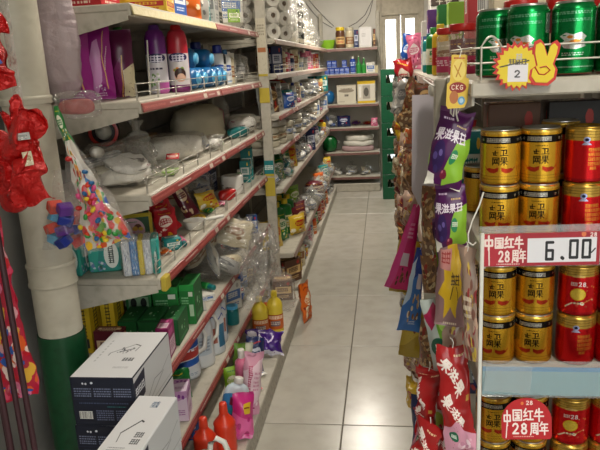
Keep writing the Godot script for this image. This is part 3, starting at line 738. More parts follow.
	# snack bags on the strips
	design("grape_bag", 192, 256, "bg 4c1250;r 0 0 1 .05 6a3a6e;p 8fc23c .62 .42 1 .3 1 .85 .5 1 .48 .8;g 果滋果? .04 .26 .2 ece4ee .03;t .5 .18 .4 .04 1 d9b36a;t .1 .1 .3 .05 1 d9c7dd;e .25 .62 .17 .2 2f1a52;c .16 .6 .06 5a4a8a;c .3 .56 .05 6a5a9a;c .2 .76 .07 3a2a66;c .5 .84 .1 7a1a3a;c .46 .8 .03 c06a80;e .66 .6 .1 .1 2d8a5a;g ?? .6 .55 .08 e3ecd9 .016;p e9e6da .0 .8 .2 .84 .3 1 0 1;c .88 .2 .05 6a3a6e")
	design("grape_bag_foot", 192, 160, "bg 4c1250;g 果滋果 .1 .3 .2 ece4ee .03;p 8fc23c .5 .5 1 .4 1 1 .4 1;e .25 .75 .17 .2 2f1a52;t .45 .1 .4 .06 1 d9b36a")
	design("red_fruit_bag", 160, 400, "bg a51a1c;d 果滋果 .22 .10 .28 eee3da .045 52;d 果滋果 .28 .40 .28 eee3da .045 52;t .55 .05 .3 .03 1 e6c9a0;r .8 .42 .12 .05 c9a14a;p d99ab0 0 .72 .4 .66 1 .8 1 1 0 1;e .3 .8 .16 .05 1f6a4a;g ?? .2 .785 .09 dfe9dc .02;s .4 .8 .55 .18 12 .06 e3b4c4 c98aa2 efd2db;u 30 8a1214")
	design("apple_bag", 192, 256, "bg aab3ad;e .5 .3 .24 .16 6aa02c;c .42 .27 .09 a7cc5a;p a31a4a .0 .18 .35 .04 .42 .12 .1 .34;e .3 .55 .26 .14 16543f;g 果滋 .14 .5 .16 e6ece2 .026;e .75 .62 .16 .12 8fb544;s .1 .7 .8 .28 16 .05 cfd4c8 8a9a7f b3264a;p b3232a .7 .25 1 .3 1 .5 .75 .45")
	design("gold_burst_bag", 192, 256, "bg 8a6a6a;p d0a91c .15 .3 .28 .2 .3 .05 .45 .15 .6 .02 .66 .2 .85 .24 .76 .42 .9 .6 .72 .68 .66 .9 .48 .78 .3 .92 .26 .7 .08 .64 .22 .48;r .05 .18 .38 .2 c98a86;g ?? .08 .2 .15 a33a3a .02;l .5 .4 .6 .5 .02 3a2a12;l .55 .55 .45 .7 .02 3a2a12;l .65 .55 .7 .7 .018 3a2a12;g ?? .45 .42 .14 4a3412 .02;t .3 .95 .4 .04 1 d9c9b0")
	design("peanut_bag", 128, 256, "bg 7d5a3c;s 0 0 1 1 120 .06 a57b4c 5f3f28 c49a62 8f2f26 c9b48a;u 60 4a2f1e")
	design("pink_pouch", 192, 256, "bg cf1f6a;p d9408a .0 .0 .5 0 .2 1 0 1;r .3 .55 .4 .16 dfc9d2;s .34 .72 .4 .2 16 .04 8a4a22 d9b36a 5c2a14;t .3 .2 .4 .2 4 e590b5")
	design("blue_pouch", 192, 256, "bg 1b3f9e;p 3a78c9 0 .4 .6 .3 1 .6 1 1 0 1;r .55 .3 .35 .16 d8c9d0;s .3 .55 .5 .3 16 .05 8a5a34 c9a26a e9dcc0;p bcd0e6 .0 .2 .3 .1 .2 .6 0 .7;t .4 .85 .3 .06 2 dfe6ee")
	design("gold_pouch", 128, 192, "bg a58a24;p c0a53a 0 0 1 .3 1 .5 0 .8;s .2 .3 .6 .3 10 .06 6a3a20 d9c47a;u 40 8a7018")
	design("tan_pouch", 128, 192, "bg a38a7a;s 0 0 1 1 60 .07 8a5a4a c0a08a d0b44a 9a3a3a 6a4a3a;t .2 .4 .6 .2 3 e0d2bc")
	design("tag_yellow", 96, 192, "bg d9b845;e .5 .28 .3 .2 e3cc6a;l .3 .2 .6 .4 .05 c08a2a;l .6 .15 .4 .4 .05 b3782a;e .5 .6 .38 .1 8f2420;g CKG .2 .55 .18 e6d9c4 .03;e .35 .78 .2 .12 b06a3a;c .7 .84 .16 5f9ac0;c .7 .84 .09 a9c9dc;t .25 .04 .5 .05 1 b3342a")
	design("breakfast_sign", 128, 48, "bg 3f342c;g 早餐 .16 .08 .3 c9c2b4 .03 .8")
	design("red_box_code", 128, 128, "bg ad1c22;b .2 .17 .4 .15;t .2 .07 .7 .08 2 e0b9b4;r .0 .1 1 .04 c9762a")
	design("jar_label", 128, 64, "bg c03a66;t .3 .2 .4 .4 3 f0d9df;s .5 .2 .4 .6 8 .05 8a2a3a e9c3a0")
	design("lollipop_bag", 128, 256, "bg b51a3a;s 0 0 1 1 90 .075 d94a6a e2b03a c01a2a e07aa0 d9a0a8 b51a3a;s 0 .6 1 .4 30 .05 e0622a 2a5ab0 f0d9d0;p e0b822 .5 .42 .62 .38 .72 .43 .8 .5 .74 .57 .7 .64 .58 .66 .48 .62 .4 .6 .38 .52 .42 .46;l .5 .5 .6 .46 .04 b5261f;l .58 .54 .7 .52 .04 b5261f;l .52 .6 .66 .58 .04 b5261f;p 2a4ab0 0 .3 .4 .2 .45 .28 0 .38")
	design("candy_front", 128, 192, "bg cfcabf;s 0 .45 1 .55 90 .055 d9342c e2b322 2f8f3a 2a5ab0 e85a8a e0622a;p e6e3da .2 .05 .6 .0 .75 .5 .35 .6;s .1 .1 .5 .3 24 .045 b3381f 2f8f3a e2912a;c .55 .52 .13 c62a22;p 2a7ac0 .55 .3 .8 .42 .85 .6 .7 .5;p e0c233 .6 .42 .8 .6 .7 .66;p e64a7a .3 .62 .9 .6 .8 .75 .2 .78;p 5fae3a .3 .82 .6 .78 .55 .88")
	design("blocks", 128, 96, "bg 2a3a6a;s 0 0 1 1 26 .14 8aa6cf b3403a 24487a 3a7a4a c9652a 5a4a7a 9ab3d0")
	design("roll_end", 64, 64, "bg cdc8b8;c .5 .5 .46 d3cfc1;c .5 .5 .42 c6c1b1;c .5 .5 .38 d3cfc1;c .5 .5 .16 7f6a4a;c .5 .5 .12 3a3026")
	design("blue_can", 96, 128, "bg 1d3f9a;t .1 .2 .8 .3 2 c9d4ea;t .15 .6 .7 .2 2 8fa6d6;r 0 .9 1 .06 c9d0de")
	design("pot_box", 128, 128, "bg cfc8b6;e .5 .3 .4 .1 8f8474;t .2 .16 .6 .06 1 5f5648;g ?? .4 .5 .1 4a4238 .02;t .1 .85 .3 .06 2 8f8474;r .0 .0 1 .06 b5ad9a")
	design("kettle_box", 128, 128, "bg d8d2c4;r 0 0 1 .14 d9b522;r .3 .2 .42 .6 a9a296;e .5 .5 .14 .2 5a564e;r .1 .24 .1 .5 efece4;r 0 .9 1 .1 d9b522")
	design("tower_box", 96, 128, "bg c9c7c6;r .1 .1 .8 .8 d2d0d0;t .2 .3 .3 .2 3 a9a7a6")
	design("stripes_bw", 32, 128, "bg 1e1d1c;p cfcabd 0 .05 1 .15 1 .25 0 .15;p cfcabd 0 .3 1 .4 1 .5 0 .4;p cfcabd 0 .55 1 .65 1 .75 0 .65;p cfcabd 0 .8 1 .9 1 1 0 .9")
	design("wipes", 128, 96, "bg 9e1f2a;e .5 .5 .3 .2 d3342f;t .36 .45 .28 .1 1 efe2dc;r 0 .7 1 .3 1b7f7a;t .1 .78 .6 .12 2 cfe0dc")
	design("dot_roll", 64, 64, "bg d5d2ca;s 0 0 1 1 10 .04 55504a 8f4a5a")
	for q in TONES:
		var t: Array = TONES[q]
		design("bag_" + q, 96, 128, "bg %s;e .5 .42 .34 .16 %s;g ??? .2 .36 .18 %s .03;s .1 .62 .8 .3 12 .07 %s %s %s;t .2 .12 .6 .06 1 %s;u 30 %s" % [t[0], t[1], t[0], t[1], t[2], t[0], t[2], t[0]])
		design("carton_" + q, 96, 96, "bg %s;r .08 .3 .84 .34 %s;g ??? .2 .36 .18 %s .03;t .2 .72 .6 .16 2 %s;c .78 .16 .08 %s" % [t[0], t[1], t[0], t[1], t[2]])
		design("sleeve_" + q, 128, 96, "bg %s;r .0 .36 1 .4 %s;g ??? .4 .42 .08 %s .016;t .4 .58 .24 .12 2 %s;c .2 .55 .06 %s;c .8 .55 .06 %s" % [t[0], t[1], t[0], t[2], t[2], t[0]])

# ---------------------------------------------------------------- kinds of goods
const ORD := ["first", "second", "third", "fourth", "fifth", "sixth", "seventh", "eighth", "ninth", "tenth", "eleventh", "twelfth", "thirteenth", "fourteenth", "fifteenth", "sixteenth", "seventeenth", "eighteenth", "nineteenth", "twentieth"]
var serial := 0

func bag(label: String, p: Vector3, s: Vector3, des: String, rot := Vector3.ZERO, o := {}) -> MeshInstance3D:
	serial += 1
	var b := one(o.get("n", "snack_bag"), label, o.get("c", "bag"), mpouch(s.x, s.y, s.z, des, o.get("sd", serial % 7), o.get("crease", .006), o.get("nu", 12), o.get("nv", 14), .07, o.get("taper", 1.0)), o.get("m", M.film), p, rot, o.get("g", ""))
	settle(b, p.y)
	return b

func carton(label: String, p: Vector3, s: Vector3, faces: Array, rot := Vector3.ZERO, o := {}) -> MeshInstance3D:
	return one(o.get("n", "carton"), label, o.get("c", "box"), mbox(s.x, s.y, s.z, faces, o.get("b", .0015)), o.get("m", M.card), p, rot, o.get("g", ""))

const FORMS := {
	"tall": [[[.42, .86], [.5, .85], [.9, .80], [1, .74], [1, .06], [.93, .01], [.8, 0], [0, 0]], [[0, 1], [.42, 1], [.46, .985], [.46, .86], [.4, .86]]],
	"slim": [[[.5, .8], [.97, .78], [1, .76], [1, .03], [.95, 0], [0, 0]], [[0, 1], [.7, 1], [.78, .97], [.8, .8], [.5, .8]]],
	"round": [[[.55, .93], [.8, .9], [.96, .82], [1, .72], [1, .05], [.9, 0], [0, 0]], [[0, 1], [.4, 1], [.5, .98], [.55, .93]]],
	"neck": [[[.34, .88], [.42, .84], [.72, .79], [.92, .72], [.98, .64], [.94, .56], [1, .5], [1, .16], [.95, .13], [1, .09], [.96, .02], [.85, 0], [0, 0]], [[0, 1], [.34, 1], [.4, .98], [.4, .88], [.34, .88]]],
	"ribs": [[[.36, .8], [.5, .74], [.82, .66], [1, .6], [.94, .54], [1, .48], [.94, .42], [1, .36], [.94, .3], [1, .24], [.95, .18], [1, .1], [.95, .02], [.8, 0], [0, 0]], [[0, 1], [.3, 1], [.36, .97], [.4, .8], [.36, .8]]],
	"wine": [[[.3, .95], [.3, .7], [.5, .62], [.9, .54], [1, .48], [1, .02], [.9, 0], [0, 0]], [[0, 1], [.33, 1], [.34, .99], [.34, .95], [.3, .95]]],
	"jug": [[[.35, .88], [.5, .86], [.8, .8], [.97, .68], [1, .5], [.96, .3], [1, .15], [1, .05], [.92, 0], [0, 0]], [[0, 1], [.3, 1], [.36, .99], [.36, .88], [.3, .88]]],
	"jar": [[[.86, .84], [.86, .8], [1, .74], [1, .05], [.93, 0], [0, 0]], [[0, 1], [.85, 1], [.95, .985], [.95, .85], [.86, .84]]],
}

func bottle(label: String, p: Vector3, form: String, h: float, r: float, body: Variant, cap: Material, rot := Vector3.ZERO, o := {}) -> Node3D:
	var b := thing(o.get("n", "bottle"), label, o.get("c", "bottle"), p, rot, o.get("g", ""))
	var pr := []; var cp := []
	for q in FORMS[form][0]: pr.append([q[0] * r, q[1] * h])
	for q in FORMS[form][1]: cp.append([q[0] * r, q[1] * h])
	var sq: float = o.get("sq", 1.0)
	var seg: int = o.get("seg", 18)
	if body is String: part(b, "body", mlathe(pr, body, seg, 1.0, sq), o.get("m", M.bottle_print))
	else: part(b, "body", mlathe(pr, "", seg, 1.0, sq), body)
	part(b, "cap", mlathe(cp, "", 12), cap)
	if o.get("handle", false):
		part(b, "handle", mtube([Vector3(r * .5, h * .84, 0), Vector3(r * 1.25, h * .8, 0), Vector3(r * 1.5, h * .66, 0), Vector3(r * 1.4, h * .45, 0), Vector3(r * .9, h * .38, 0)], r * .16, 8), o.get("hm", M.white_plastic))
	if o.has("label"):
		var lo: float = o.label[1] * h; var hi: float = o.label[2] * h
		part(b, "paper_label", mlathe([[r * 1.008, hi], [r * 1.008, lo]], o.label[0], seg, 1.0, sq), M.card)
	return b

func lump(label: String, p: Vector3, s: Vector3, mt: Material, rot := Vector3.ZERO, o := {}) -> MeshInstance3D:
	serial += 1
	return one(o.get("n", "bundle"), label, o.get("c", "bundle"), mlump(s.x, s.y, s.z, o.get("des", ""), o.get("amp", .012), o.get("f", 10.0), o.get("sd", serial), o.get("ridge", true), 26, 16), mt, p, rot, o.get("g", ""))

# clear film bag round something: film is the thing's own crumpled skin, the filling a part inside it
func wrapped(label: String, p: Vector3, s: Vector3, inner: Array, rot := Vector3.ZERO, o := {}) -> Node3D:
	serial += 1
	var b := thing(o.get("n", "plastic_bag"), label, o.get("c", "bag"), p, rot, o.get("g", ""))
	part(b, "film", mlump(s.x, s.y, s.z, "", o.get("amp", .02), o.get("f", 15.0), serial, true, o.get("seg", 36), o.get("rows", 24), .62), o.get("m", M.clear_film))
	if o.get("neck", true):
		var y := s.y * 1.92
		part(b, "gathered_neck", mlathe([[.028, y + .045], [.032, y + .04], [.014, y + .02], [.012, y + .01], [.03, y - .012]], "", 16, 1.0, .7, .014, 40.0, serial, true), o.get("m", M.clear_film))
	for q in inner:      # [name, mesh, material, offset, turn]
		var c := part(b, q[0], q[1], q[2], q[3], q[4] if q.size() > 4 else Vector3.ZERO)
		var lo := 1e9
		for e in q[1].surface_get_arrays(0)[Mesh.ARRAY_VERTEX]: lo = minf(lo, (c.basis * e).y)
		c.position.y = maxf(c.position.y, .003 - lo)
	return b

# loose goods inside a film bag: small printed packs tumbled within half sizes s
func stuffing(called: String, n: int, s: Vector3, size: float, tones: Array, sd: int) -> Array:
	var g := RandomNumberGenerator.new()
	g.seed = sd
	var out := []
	for k in n:
		var t: String = tones[k % tones.size()]
		var m: Mesh = mlump(size * .5, size * .2, size * .36, t, .01, 16.0, sd + k % 3, true, 16, 9)
		if k % 3 == 2: m = mpouch(size, size * .8, size * .3, t, sd + k % 3, .008, 8, 8)
		var a := TAU * k / n + g.randf() * .6
		var q := sqrt(g.randf())
		out.append([called, m, M.cloth if k % 2 else M.film, Vector3(cos(a) * q * (s.x - size * .42), lerpf(size * .12, maxf(size * .12, s.y * 2 - size * .62), float(k) / n), sin(a) * q * (s.z - size * .42)), Vector3(g.randf_range(-30, 30), g.randf() * 360, g.randf_range(-30, 30))])
	return out

# one row of goods on a shelf of a rack, listed outward from its near end: "kind tone along into height width [turn]"
func row(key: String, k: int, where: String, items: Array, o := {}) -> void:
	var count := {}
	for it in items:
		var f: PackedStringArray = it.split(" ", false)
		var kk := "%s %s" % [f[1], f[0]]
		count[kk] = count.get(kk, 0) + 1
	var used := {}
	for it in items:
		var f: PackedStringArray = it.split(" ", false)
		var tone := f[1]
		var p := at(key, k, float(f[2]), float(f[3]) + o.get("out", 0.0))
		var h: float = float(f[4]) * o.get("sy", 1.0); var w: float = float(f[5]) * o.get("sx", 1.0)
		var turn := float(f[6]) if f.size() > 6 else 55.0
		var rot := Vector3(0, turn, 0)
		var kk := "%s %s" % [tone, f[0]]
		used[kk] = used.get(kk, 0) + 1
		var nth: String = "" if count[kk] == 1 else ORD[used[kk] - 1] + " "
		var l: String = "%s%s %s%s on %s" % [nth, tone, {"bag": "film bag", "box": "carton", "tall": "capped bottle", "slim": "slim tube bottle", "jar": "lidded jar", "lump": "crumpled bundle", "film": "film-wrapped goods", "roll": "paper roll", "pad": "stack of folded pads", "wine": "long-necked bottle", "cup": "plastic tub", "flat": "flat packet"}[f[0]], (" from %s," % {"A": "the pipe end", "B": "the white post", "C": "the wall corner", "D": "the can display"}[key]) if nth else "", where]
		var big: float = o.get("detail", 1.0)
		match f[0]:
			"bag": bag(l, p, Vector3(w, h, w * .45), "bag_" + tone, rot + Vector3(-6, 0, 0), {"nu": 8, "nv": 9, "n": "goods_bag"})
			"box": carton(l, p, Vector3(w, h, w * .7), ["carton_" + tone], rot)
			"tall", "slim", "wine": bottle(l, p, f[0], h, w * .5, "sleeve_" + tone, M.get(TONE_CAP.get(tone, "white_plastic")), rot, {"seg": 12})
			"jar": bottle(l, p, "jar", h, w * .5, "sleeve_" + tone, M.get(TONE_CAP.get(tone, "white_plastic")), rot, {"seg": 14, "n": "jar", "c": "jar"})
			"cup": one("plastic_tub", l, "tub", mlathe([[0, h * .9], [w * .44, h * .92], [w * .5, h], [w * .5, h * .94], [w * .46, h * .9], [w * .38, 0], [0, 0]], "sleeve_" + tone, 16), M.bottle_print, p, rot)
			"lump": one("bundle", l, "bundle", mlump(w * .5, h * .5, w * .4, "bag_" + tone, .012, 12.0, serial, true, 18, 12), M.film, p, rot)
			"film": wrapped(l, p, Vector3(w * .5, h * .5, w * .4), stuffing("packet", 4, Vector3(w * .5, h * .5, w * .4), w * .6, ["bag_" + tone, "bag_white", "bag_" + tone, "bag_silver"], serial), rot, {"neck": h > .1 and h < .135, "seg": 22, "rows": 14, "amp": .014})
			"roll": one("paper_roll", l, "roll", mlathe([[.02, h], [w * .5, h], [w * .5, 0], [.02, 0]], "sleeve_" + tone, 18), M.cloth, p, rot)
			"flat": bag(l, p, Vector3(w, w * 1.2, h), "bag_" + tone, Vector3(-90, turn, 0), {"nu": 8, "nv": 8, "n": "flat_packet", "c": "packet"})
			"pad":
				var b := thing("folded_stack", l, "stack", p, rot)
				var n := maxi(2, int(h / .035))
				for q in n:
					var j := sin(q * 2.3 + w * 40.0)
					part(b, "folded_pad", mlump(w * .5, h / n * .5, w * .62, "bag_" + tone if q % 3 == 1 else "", .004, 9.0, q, false, 18, 8, .28), M.cloth if q % 3 == 1 else M.white_cloth if q % 2 else M.cream_cloth, Vector3(j * .008, h / n * q, 0), Vector3(0, j * 4, 0))
		serial += 1

const TONE_CAP := {"red": "white_plastic", "teal": "light_blue_plastic", "yellow": "red_plastic", "green": "yellow_plastic", "blue": "navy_plastic", "white": "navy_plastic", "brown": "red_plastic", "pink": "white_plastic", "orange": "orange_red", "purple": "pink_plastic", "black": "dark_grey", "navy": "white_plastic", "lime": "green_plastic"}

# ---------------------------------------------------------------- near rack
func goods_near_rack() -> void:
	var A := "A"
	# top shelf
	carton("yellow flat packet at the front of the near rack's top shelf", at(A, 0, .42, .08), Vector3(.14, .05, .16), ["carton_yellow"], Vector3(0, 8, 0))
	carton("blue packet on the near rack's top shelf", at(A, 0, .60, .09), Vector3(.13, .12, .13), ["carton_blue"], Vector3(0, -4, 0))
	bag("orange and white upright bag on the near rack's top shelf", at(A, 0, .78, .07), Vector3(.16, .2, .08), "bag_orange", Vector3(0, 40, 0), {"n": "goods_bag"})
	bag("tall pale blue bag on the near rack's top shelf", at(A, 0, 1.0, .07), Vector3(.1, .24, .06), "bag_silver", Vector3(0, 30, 0), {"n": "goods_bag"})
	carton("teal carton between grey packs on the near rack's top shelf", at(A, 0, 1.13, .08), Vector3(.05, .22, .12), ["carton_teal"], Vector3(0, 10, 0))
	carton("slim grey carton on the near rack's top shelf", at(A, 0, 1.26, .08), Vector3(.06, .2, .12), ["carton_silver"], Vector3(0, 5, 0))
	carton("black carton on the near rack's top shelf", at(A, 0, 1.39, .1), Vector3(.07, .2, .12), ["carton_black"], Vector3(0, 5, 0))
	wrapped("clear bag of white tissue packs with a green print, top shelf by the post", at(A, 0, 1.62, .1), Vector3(.15, .13, .1), [["tissue_pack", mbox(.2, .2, .11, ["carton_white"], .02), M.cloth, Vector3(0, .01, 0)], ["green_print", mbox(.08, .07, .004, ["carton_lime"]), M.card, Vector3(.02, .03, .057)]], Vector3(0, 50, 0))
	carton("dark grey carton hard against the white post on the top shelf", at(A, 0, 1.86, .1), Vector3(.08, .22, .12), ["carton_black"], Vector3(0, 0, 0))
	for q in [[.3, .28, "red"], [.62, .3, "yellow"], [.98, .3, "white"], [1.36, .3, "blue"]]:
		carton("%s carton at the back of the near rack's top shelf" % q[2], at(A, 0, q[0], q[1]), Vector3(.2, .2, .16), ["carton_" + q[2]], Vector3(0, 0, 0))
	# second shelf: toiletries
	bag("tall magenta pack of pads with a pink leaf, closest to the drain pipe", at(A, 1, .12, .26), Vector3(.12, .258, .07), "leaf_pads", Vector3(0, 10, 0), {"n": "pad_pack", "c": "pack", "crease": .004})
	bag("magenta pad pack half hidden behind the one with the leaf", at(A, 1, .22, .22), Vector3(.10, .25, .06), "leaf_pads", Vector3(0, 22, 0), {"n": "pad_pack", "c": "pack", "crease": .004})
	bag("dark maroon pad pack beside the green bottle", at(A, 1, .34, .19), Vector3(.10, .235, .06), "leaf_pads_dark", Vector3(0, 20, 0), {"n": "pad_pack", "c": "pack", "crease": .004})
	bag("second dark maroon pad pack, deeper on the toiletries shelf", at(A, 1, .42, .24), Vector3(.10, .225, .06), "leaf_pads_dark", Vector3(0, 30, 0), {"n": "pad_pack", "c": "pack", "crease": .004})
	bottle("tall dark green bottle between maroon pads and purple lotion", at(A, 1, .5, .25), "round", .255, .036, M.green_bottle, M.green_plastic, Vector3.ZERO, {"sq": .8})
	bottle("dark teal bottle tucked behind the tall green one", at(A, 1, .66, .3), "round", .24, .034, M.teal_plastic, M.teal_plastic, Vector3.ZERO, {"sq": .8})
	one("plastic_stick", "thin white plastic stick leaning by the dark green bottle", "stick", mtube([Vector3.ZERO, Vector3(.006, .2, -.01)], .0035, 6), M.white_plastic, at(A, 1, .45, .13))
	bottle("tall purple lotion bottle with a white flower label", at(A, 1, .56, .13), "round", .26, .041, "lotion_purple", M.purple_plastic, Vector3(0, 14, 0), {"sq": .75, "seg": 24})
	bottle("tall red lotion bottle with a face on its label", at(A, 1, .63, .065), "round", .26, .041, "lotion_red", M.red_plastic, Vector3(0, 14, 0), {"sq": .75, "seg": 24})
	for q in [[.77, "lowest row, beside the red lotion"], [.875, "lowest row, second along"], [1.03, "lowest row, third along"], [1.135, "lowest row, fourth along"], [1.24, "lowest row, last along"]]:
		bottle("blue bottle lying cap outward, " + q[1], at(A, 1, q[0], .19, .048), "round", .17, .047, M.blue_plastic, M.light_blue_plastic, Vector3(0, 0, -90), {"g": "blue bottles lying on the toiletries shelf"})
	for q in [[.82, "on top of the pile, beside the lotion"], [1.085, "on top of the pile, second one"]]:
		bottle("blue bottle lying cap outward, " + q[1], at(A, 1, q[0], .21, .048 + .083), "round", .17, .047, M.blue_plastic, M.light_blue_plastic, Vector3(0, 0, -90), {"g": "blue bottles lying on the toiletries shelf"})
	bottle("white bottle with a fat navy cap, behind the blue bottles", at(A, 1, 1.36, .2), "slim", .22, .036, "lotion_white", M.navy_plastic, Vector3(0, 30, 0), {"sq": .7})
	bottle("black labelled bottle between white ones", at(A, 1, 1.46, .22), "tall", .2, .03, "lotion_black", M.dark_grey, Vector3(0, 30, 0))
	bottle("white lotion bottle with a navy cap at the shelf edge", at(A, 1, 1.34, .085), "slim", .2, .03, "lotion_white", M.navy_plastic, Vector3(0, 30, 0), {"sq": .7})
	bottle("black bottle with cream label at the shelf edge", at(A, 1, 1.42, .09), "tall", .19, .028, "lotion_black", M.dark_grey, Vector3(0, 30, 0))
	bottle("white bottle with a blue screw cap, near the white post", at(A, 1, 1.5, .085), "tall", .18, .03, "lotion_white", M.blue_plastic, Vector3(0, 30, 0))
	bottle("cream bottle with a white cap, near the white post", at(A, 1, 1.59, .09), "tall", .17, .03, "sleeve_cream", M.white_plastic, Vector3(0, 30, 0))
	bottle("pale blue bottle with a white cap beside the grey bag", at(A, 1, 1.68, .1), "slim", .165, .03, "sleeve_silver", M.white_plastic, Vector3(0, 30, 0))
	wrapped("grey crumpled film bag at the post end of the toiletries shelf", at(A, 1, 1.86, .13), Vector3(.09, .08, .08), [["filling", mlump(.07, .06, .06, "bag_silver", .012, 14.0, 5, true, 16, 10), M.cloth, Vector3(0, .01, 0)]])
	# third shelf: film-wrapped soft goods
	wrapped("clear bag of folded grey and white cloth above the teal packs", at(A, 2, .2, .18), Vector3(.14, .075, .1), [["folded_cloth", mlump(.1, .028, .08, "", .02, 12.0, 3, true), M.white_cloth, Vector3(.03, .004, .02), Vector3(0, 20, 4)], ["folded_cloth", mlump(.09, .022, .07, "dot_roll", .016, 12.0, 8, true), M.cloth, Vector3(.04, .055, .01), Vector3(6, -20, -10)], ["folded_cloth", mlump(.08, .02, .07, "bag_silver", .016, 12.0, 9, true), M.cloth, Vector3(-.06, .07, 0), Vector3(0, 10, 14)], ["folded_cloth", mlump(.08, .03, .06, "", .02, 14.0, 10, true), M.cream_cloth, Vector3(-.07, .004, .02), Vector3(0, -30, 6)], ["white_tube", mlathe([[0, .05], [.02, .05], [.02, 0], [0, 0]], "", 14), M.white_plastic, Vector3(-.04, .12, .05), Vector3(80, 20, 0)]], Vector3(0, -8, 0), {"neck": false, "amp": .035, "f": 11.0, "seg": 46, "rows": 30})
	wrapped("upright clear pouch standing behind the mint tray", at(A, 2, .5, .22), Vector3(.052, .08, .045), [["filling", mlump(.03, .02, .03, "bag_green", .01, 14.0, 4), M.cloth, Vector3(0, .008, 0)]], Vector3(0, 30, 0), {"m": M.milky_film, "amp": .03})
	var tr := thing("mint_tray", "pale mint plastic tray at the shelf edge under the clear pouch", "tray", at(A, 2, .39, .085), Vector3(0, 8, 0))
	part(tr, "tray", mbox(.1, .05, .12, ["sponge_teal"], .006), M.milky_film)
	part(tr, "tray_base", mbox(.094, .012, .114, ["carton_lime"], .002), M.card, Vector3(0, .004, 0))
	part(tr, "price_slip", mbox(.05, .03, .003, ["carton_red"]), M.card, Vector3(.03, .052, -.03), Vector3(-50, 0, 0))
	wrapped("white bundle with a black mark in clear film, middle of the third shelf", at(A, 2, .76, .165), Vector3(.18, .06, .09), [["cotton_bundle", mlump(.16, .05, .085, "", .014, 12.0, 6, true), M.white_cloth, Vector3(0, .006, 0)], ["black_mark", mbox(.07, .022, .004, ["carton_black"]), M.card, Vector3(-.05, .075, .062), Vector3(-55, 0, 0)]], Vector3(0, 62, 0), {"neck": false})
	carton("long brown cardboard box lying at the back of the third shelf", at(A, 2, .66, .365), Vector3(.74, .1, .07), [""], Vector3(0, 90, 0), {"m": M.cardboard})
	var tp := thing("tape_roll", "black tape roll with a red rim on the brown box", "roll", at(A, 2, .52, .36, .101), Vector3(0, 18, 0))
	part(tp, "tape", mlathe([[.032, .05], [.06, .05], [.06, 0], [.032, 0], [.032, .05]], "", 24), M.black, Vector3(0, .06, 0), Vector3(90, 0, 0))
	part(tp, "red_rim", mlathe([[.045, .052], [.057, .052], [.057, .05], [.045, .05]], "", 24), M.red_plastic, Vector3(0, .06, .0005), Vector3(90, 0, 0))
	part(tp, "white_core", mlathe([[.0, .048], [.031, .048], [.031, .002], [0, .002]], "", 20), M.white_plastic, Vector3(0, .06, 0), Vector3(90, 0, 0))
	lump("long cream pillow roll along the third shelf, under the blue bottles", at(A, 2, 1.36, .22), Vector3(.30, .1, .115), M.cream_cloth, Vector3(0, 90, 0), {"n": "pillow_roll", "c": "pillow", "amp": .03, "f": 8.0})
	lump("teal cloth crumpled in front of the cream pillow roll", at(A, 2, 1.58, .065), Vector3(.09, .03, .035), M.teal_plastic, Vector3(0, 70, 0), {"n": "cloth_bundle", "c": "cloth"})
	bottle("small lime green bottle lying at the wire guard of the third shelf", at(A, 2, 1.2, .07, .021), "tall", .09, .02, M.lime_plastic, M.green_plastic, Vector3(90, 0, 0))
	wrapped("white speckled bag at the post end of the third shelf", at(A, 2, 1.82, .09), Vector3(.13, .055, .07), [["speckled_cloth", mlump(.11, .045, .07, "dot_roll", .01, 10.0, 9), M.cloth, Vector3(0, .004, 0)]], Vector3(0, 75, 0), {"neck": false})
	wrapped("clear bag of bright pink cloth behind the white speckled bag", at(A, 2, 1.84, .28), Vector3(.11, .11, .1), [["pink_filling", mlump(.08, .07, .07, "", .014, 10.0, 11), M.pink_plastic, Vector3(0, .015, 0)]], Vector3(0, 40, 0))
	wrapped("low clear bag of white socks between the white bundle and teal cloth", at(A, 2, 1.05, .075), Vector3(.09, .038, .045), stuffing("sock", 5, Vector3(.11, .035, .05), .08, ["bag_white", "dot_roll"], 81), Vector3(0, 80, 0), {"neck": false})
	# fourth shelf: cleaning pads and small sweets
	carton("teal carton with a white oval, beside the drain pipe", at(A, 3, .12, .225), Vector3(.115, .122, .09), ["pack_teal"], Vector3(0, 12, 0), {"b": .006})
	carton("teal carton half hidden behind the hanging candy bag", at(A, 3, .07, .345), Vector3(.12, .12, .09), ["pack_teal"], Vector3(0, 4, 0), {"b": .006})
	carton("dark green scouring pad pack with a pink oval label", at(A, 3, .40, .24), Vector3(.155, .135, .07), ["scour_pack"], Vector3(0, 20, 0), {"b": .012, "n": "scouring_pack", "c": "pack"})
	var sp := thing("sponge_pack", "pack of striped white, blue and yellow sponges at the shelf corner", "sponges", at(A, 3, .085, .095), Vector3(0, 18, 0))
	var xs := -.052
	for q in ["sponge_white", "sponge_blue", "sponge_yellow", "sponge_white", "sponge_teal"]:
		var w := .018 if q == "sponge_yellow" else .026
		part(sp, "sponge", mbox(w - .001, .122, .1, [q], .004), M.cloth, Vector3(xs + w * .5, 0, 0))
		xs += w
	part(sp, "film_wrap", mbox(.126, .126, .104, [""], .006), M.clear_film, Vector3(.005, 0, 0))
	carton("small teal block by the price rail, beyond the sponge pack", at(A, 3, .35, .07), Vector3(.07, .05, .05), ["carton_teal"], Vector3(0, 35, 0), {"b": .006})
	bag("red twist-wrapped sweet bag behind the teal block", at(A, 3, .47, .13), Vector3(.09, .12, .05), "bag_red", Vector3(-10, 25, 0), {"crease": .014})
	bag("second red sweet bag, leaning over the first", at(A, 3, .57, .15), Vector3(.1, .135, .05), "bag_red", Vector3(-14, 40, 12), {"crease": .014})
	bottle("pink tube with a teal cap lying by the white scoop", at(A, 3, .46, .075, .014), "slim", .1, .013, M.pink_plastic, M.teal_plastic, Vector3(90, 30, 0))
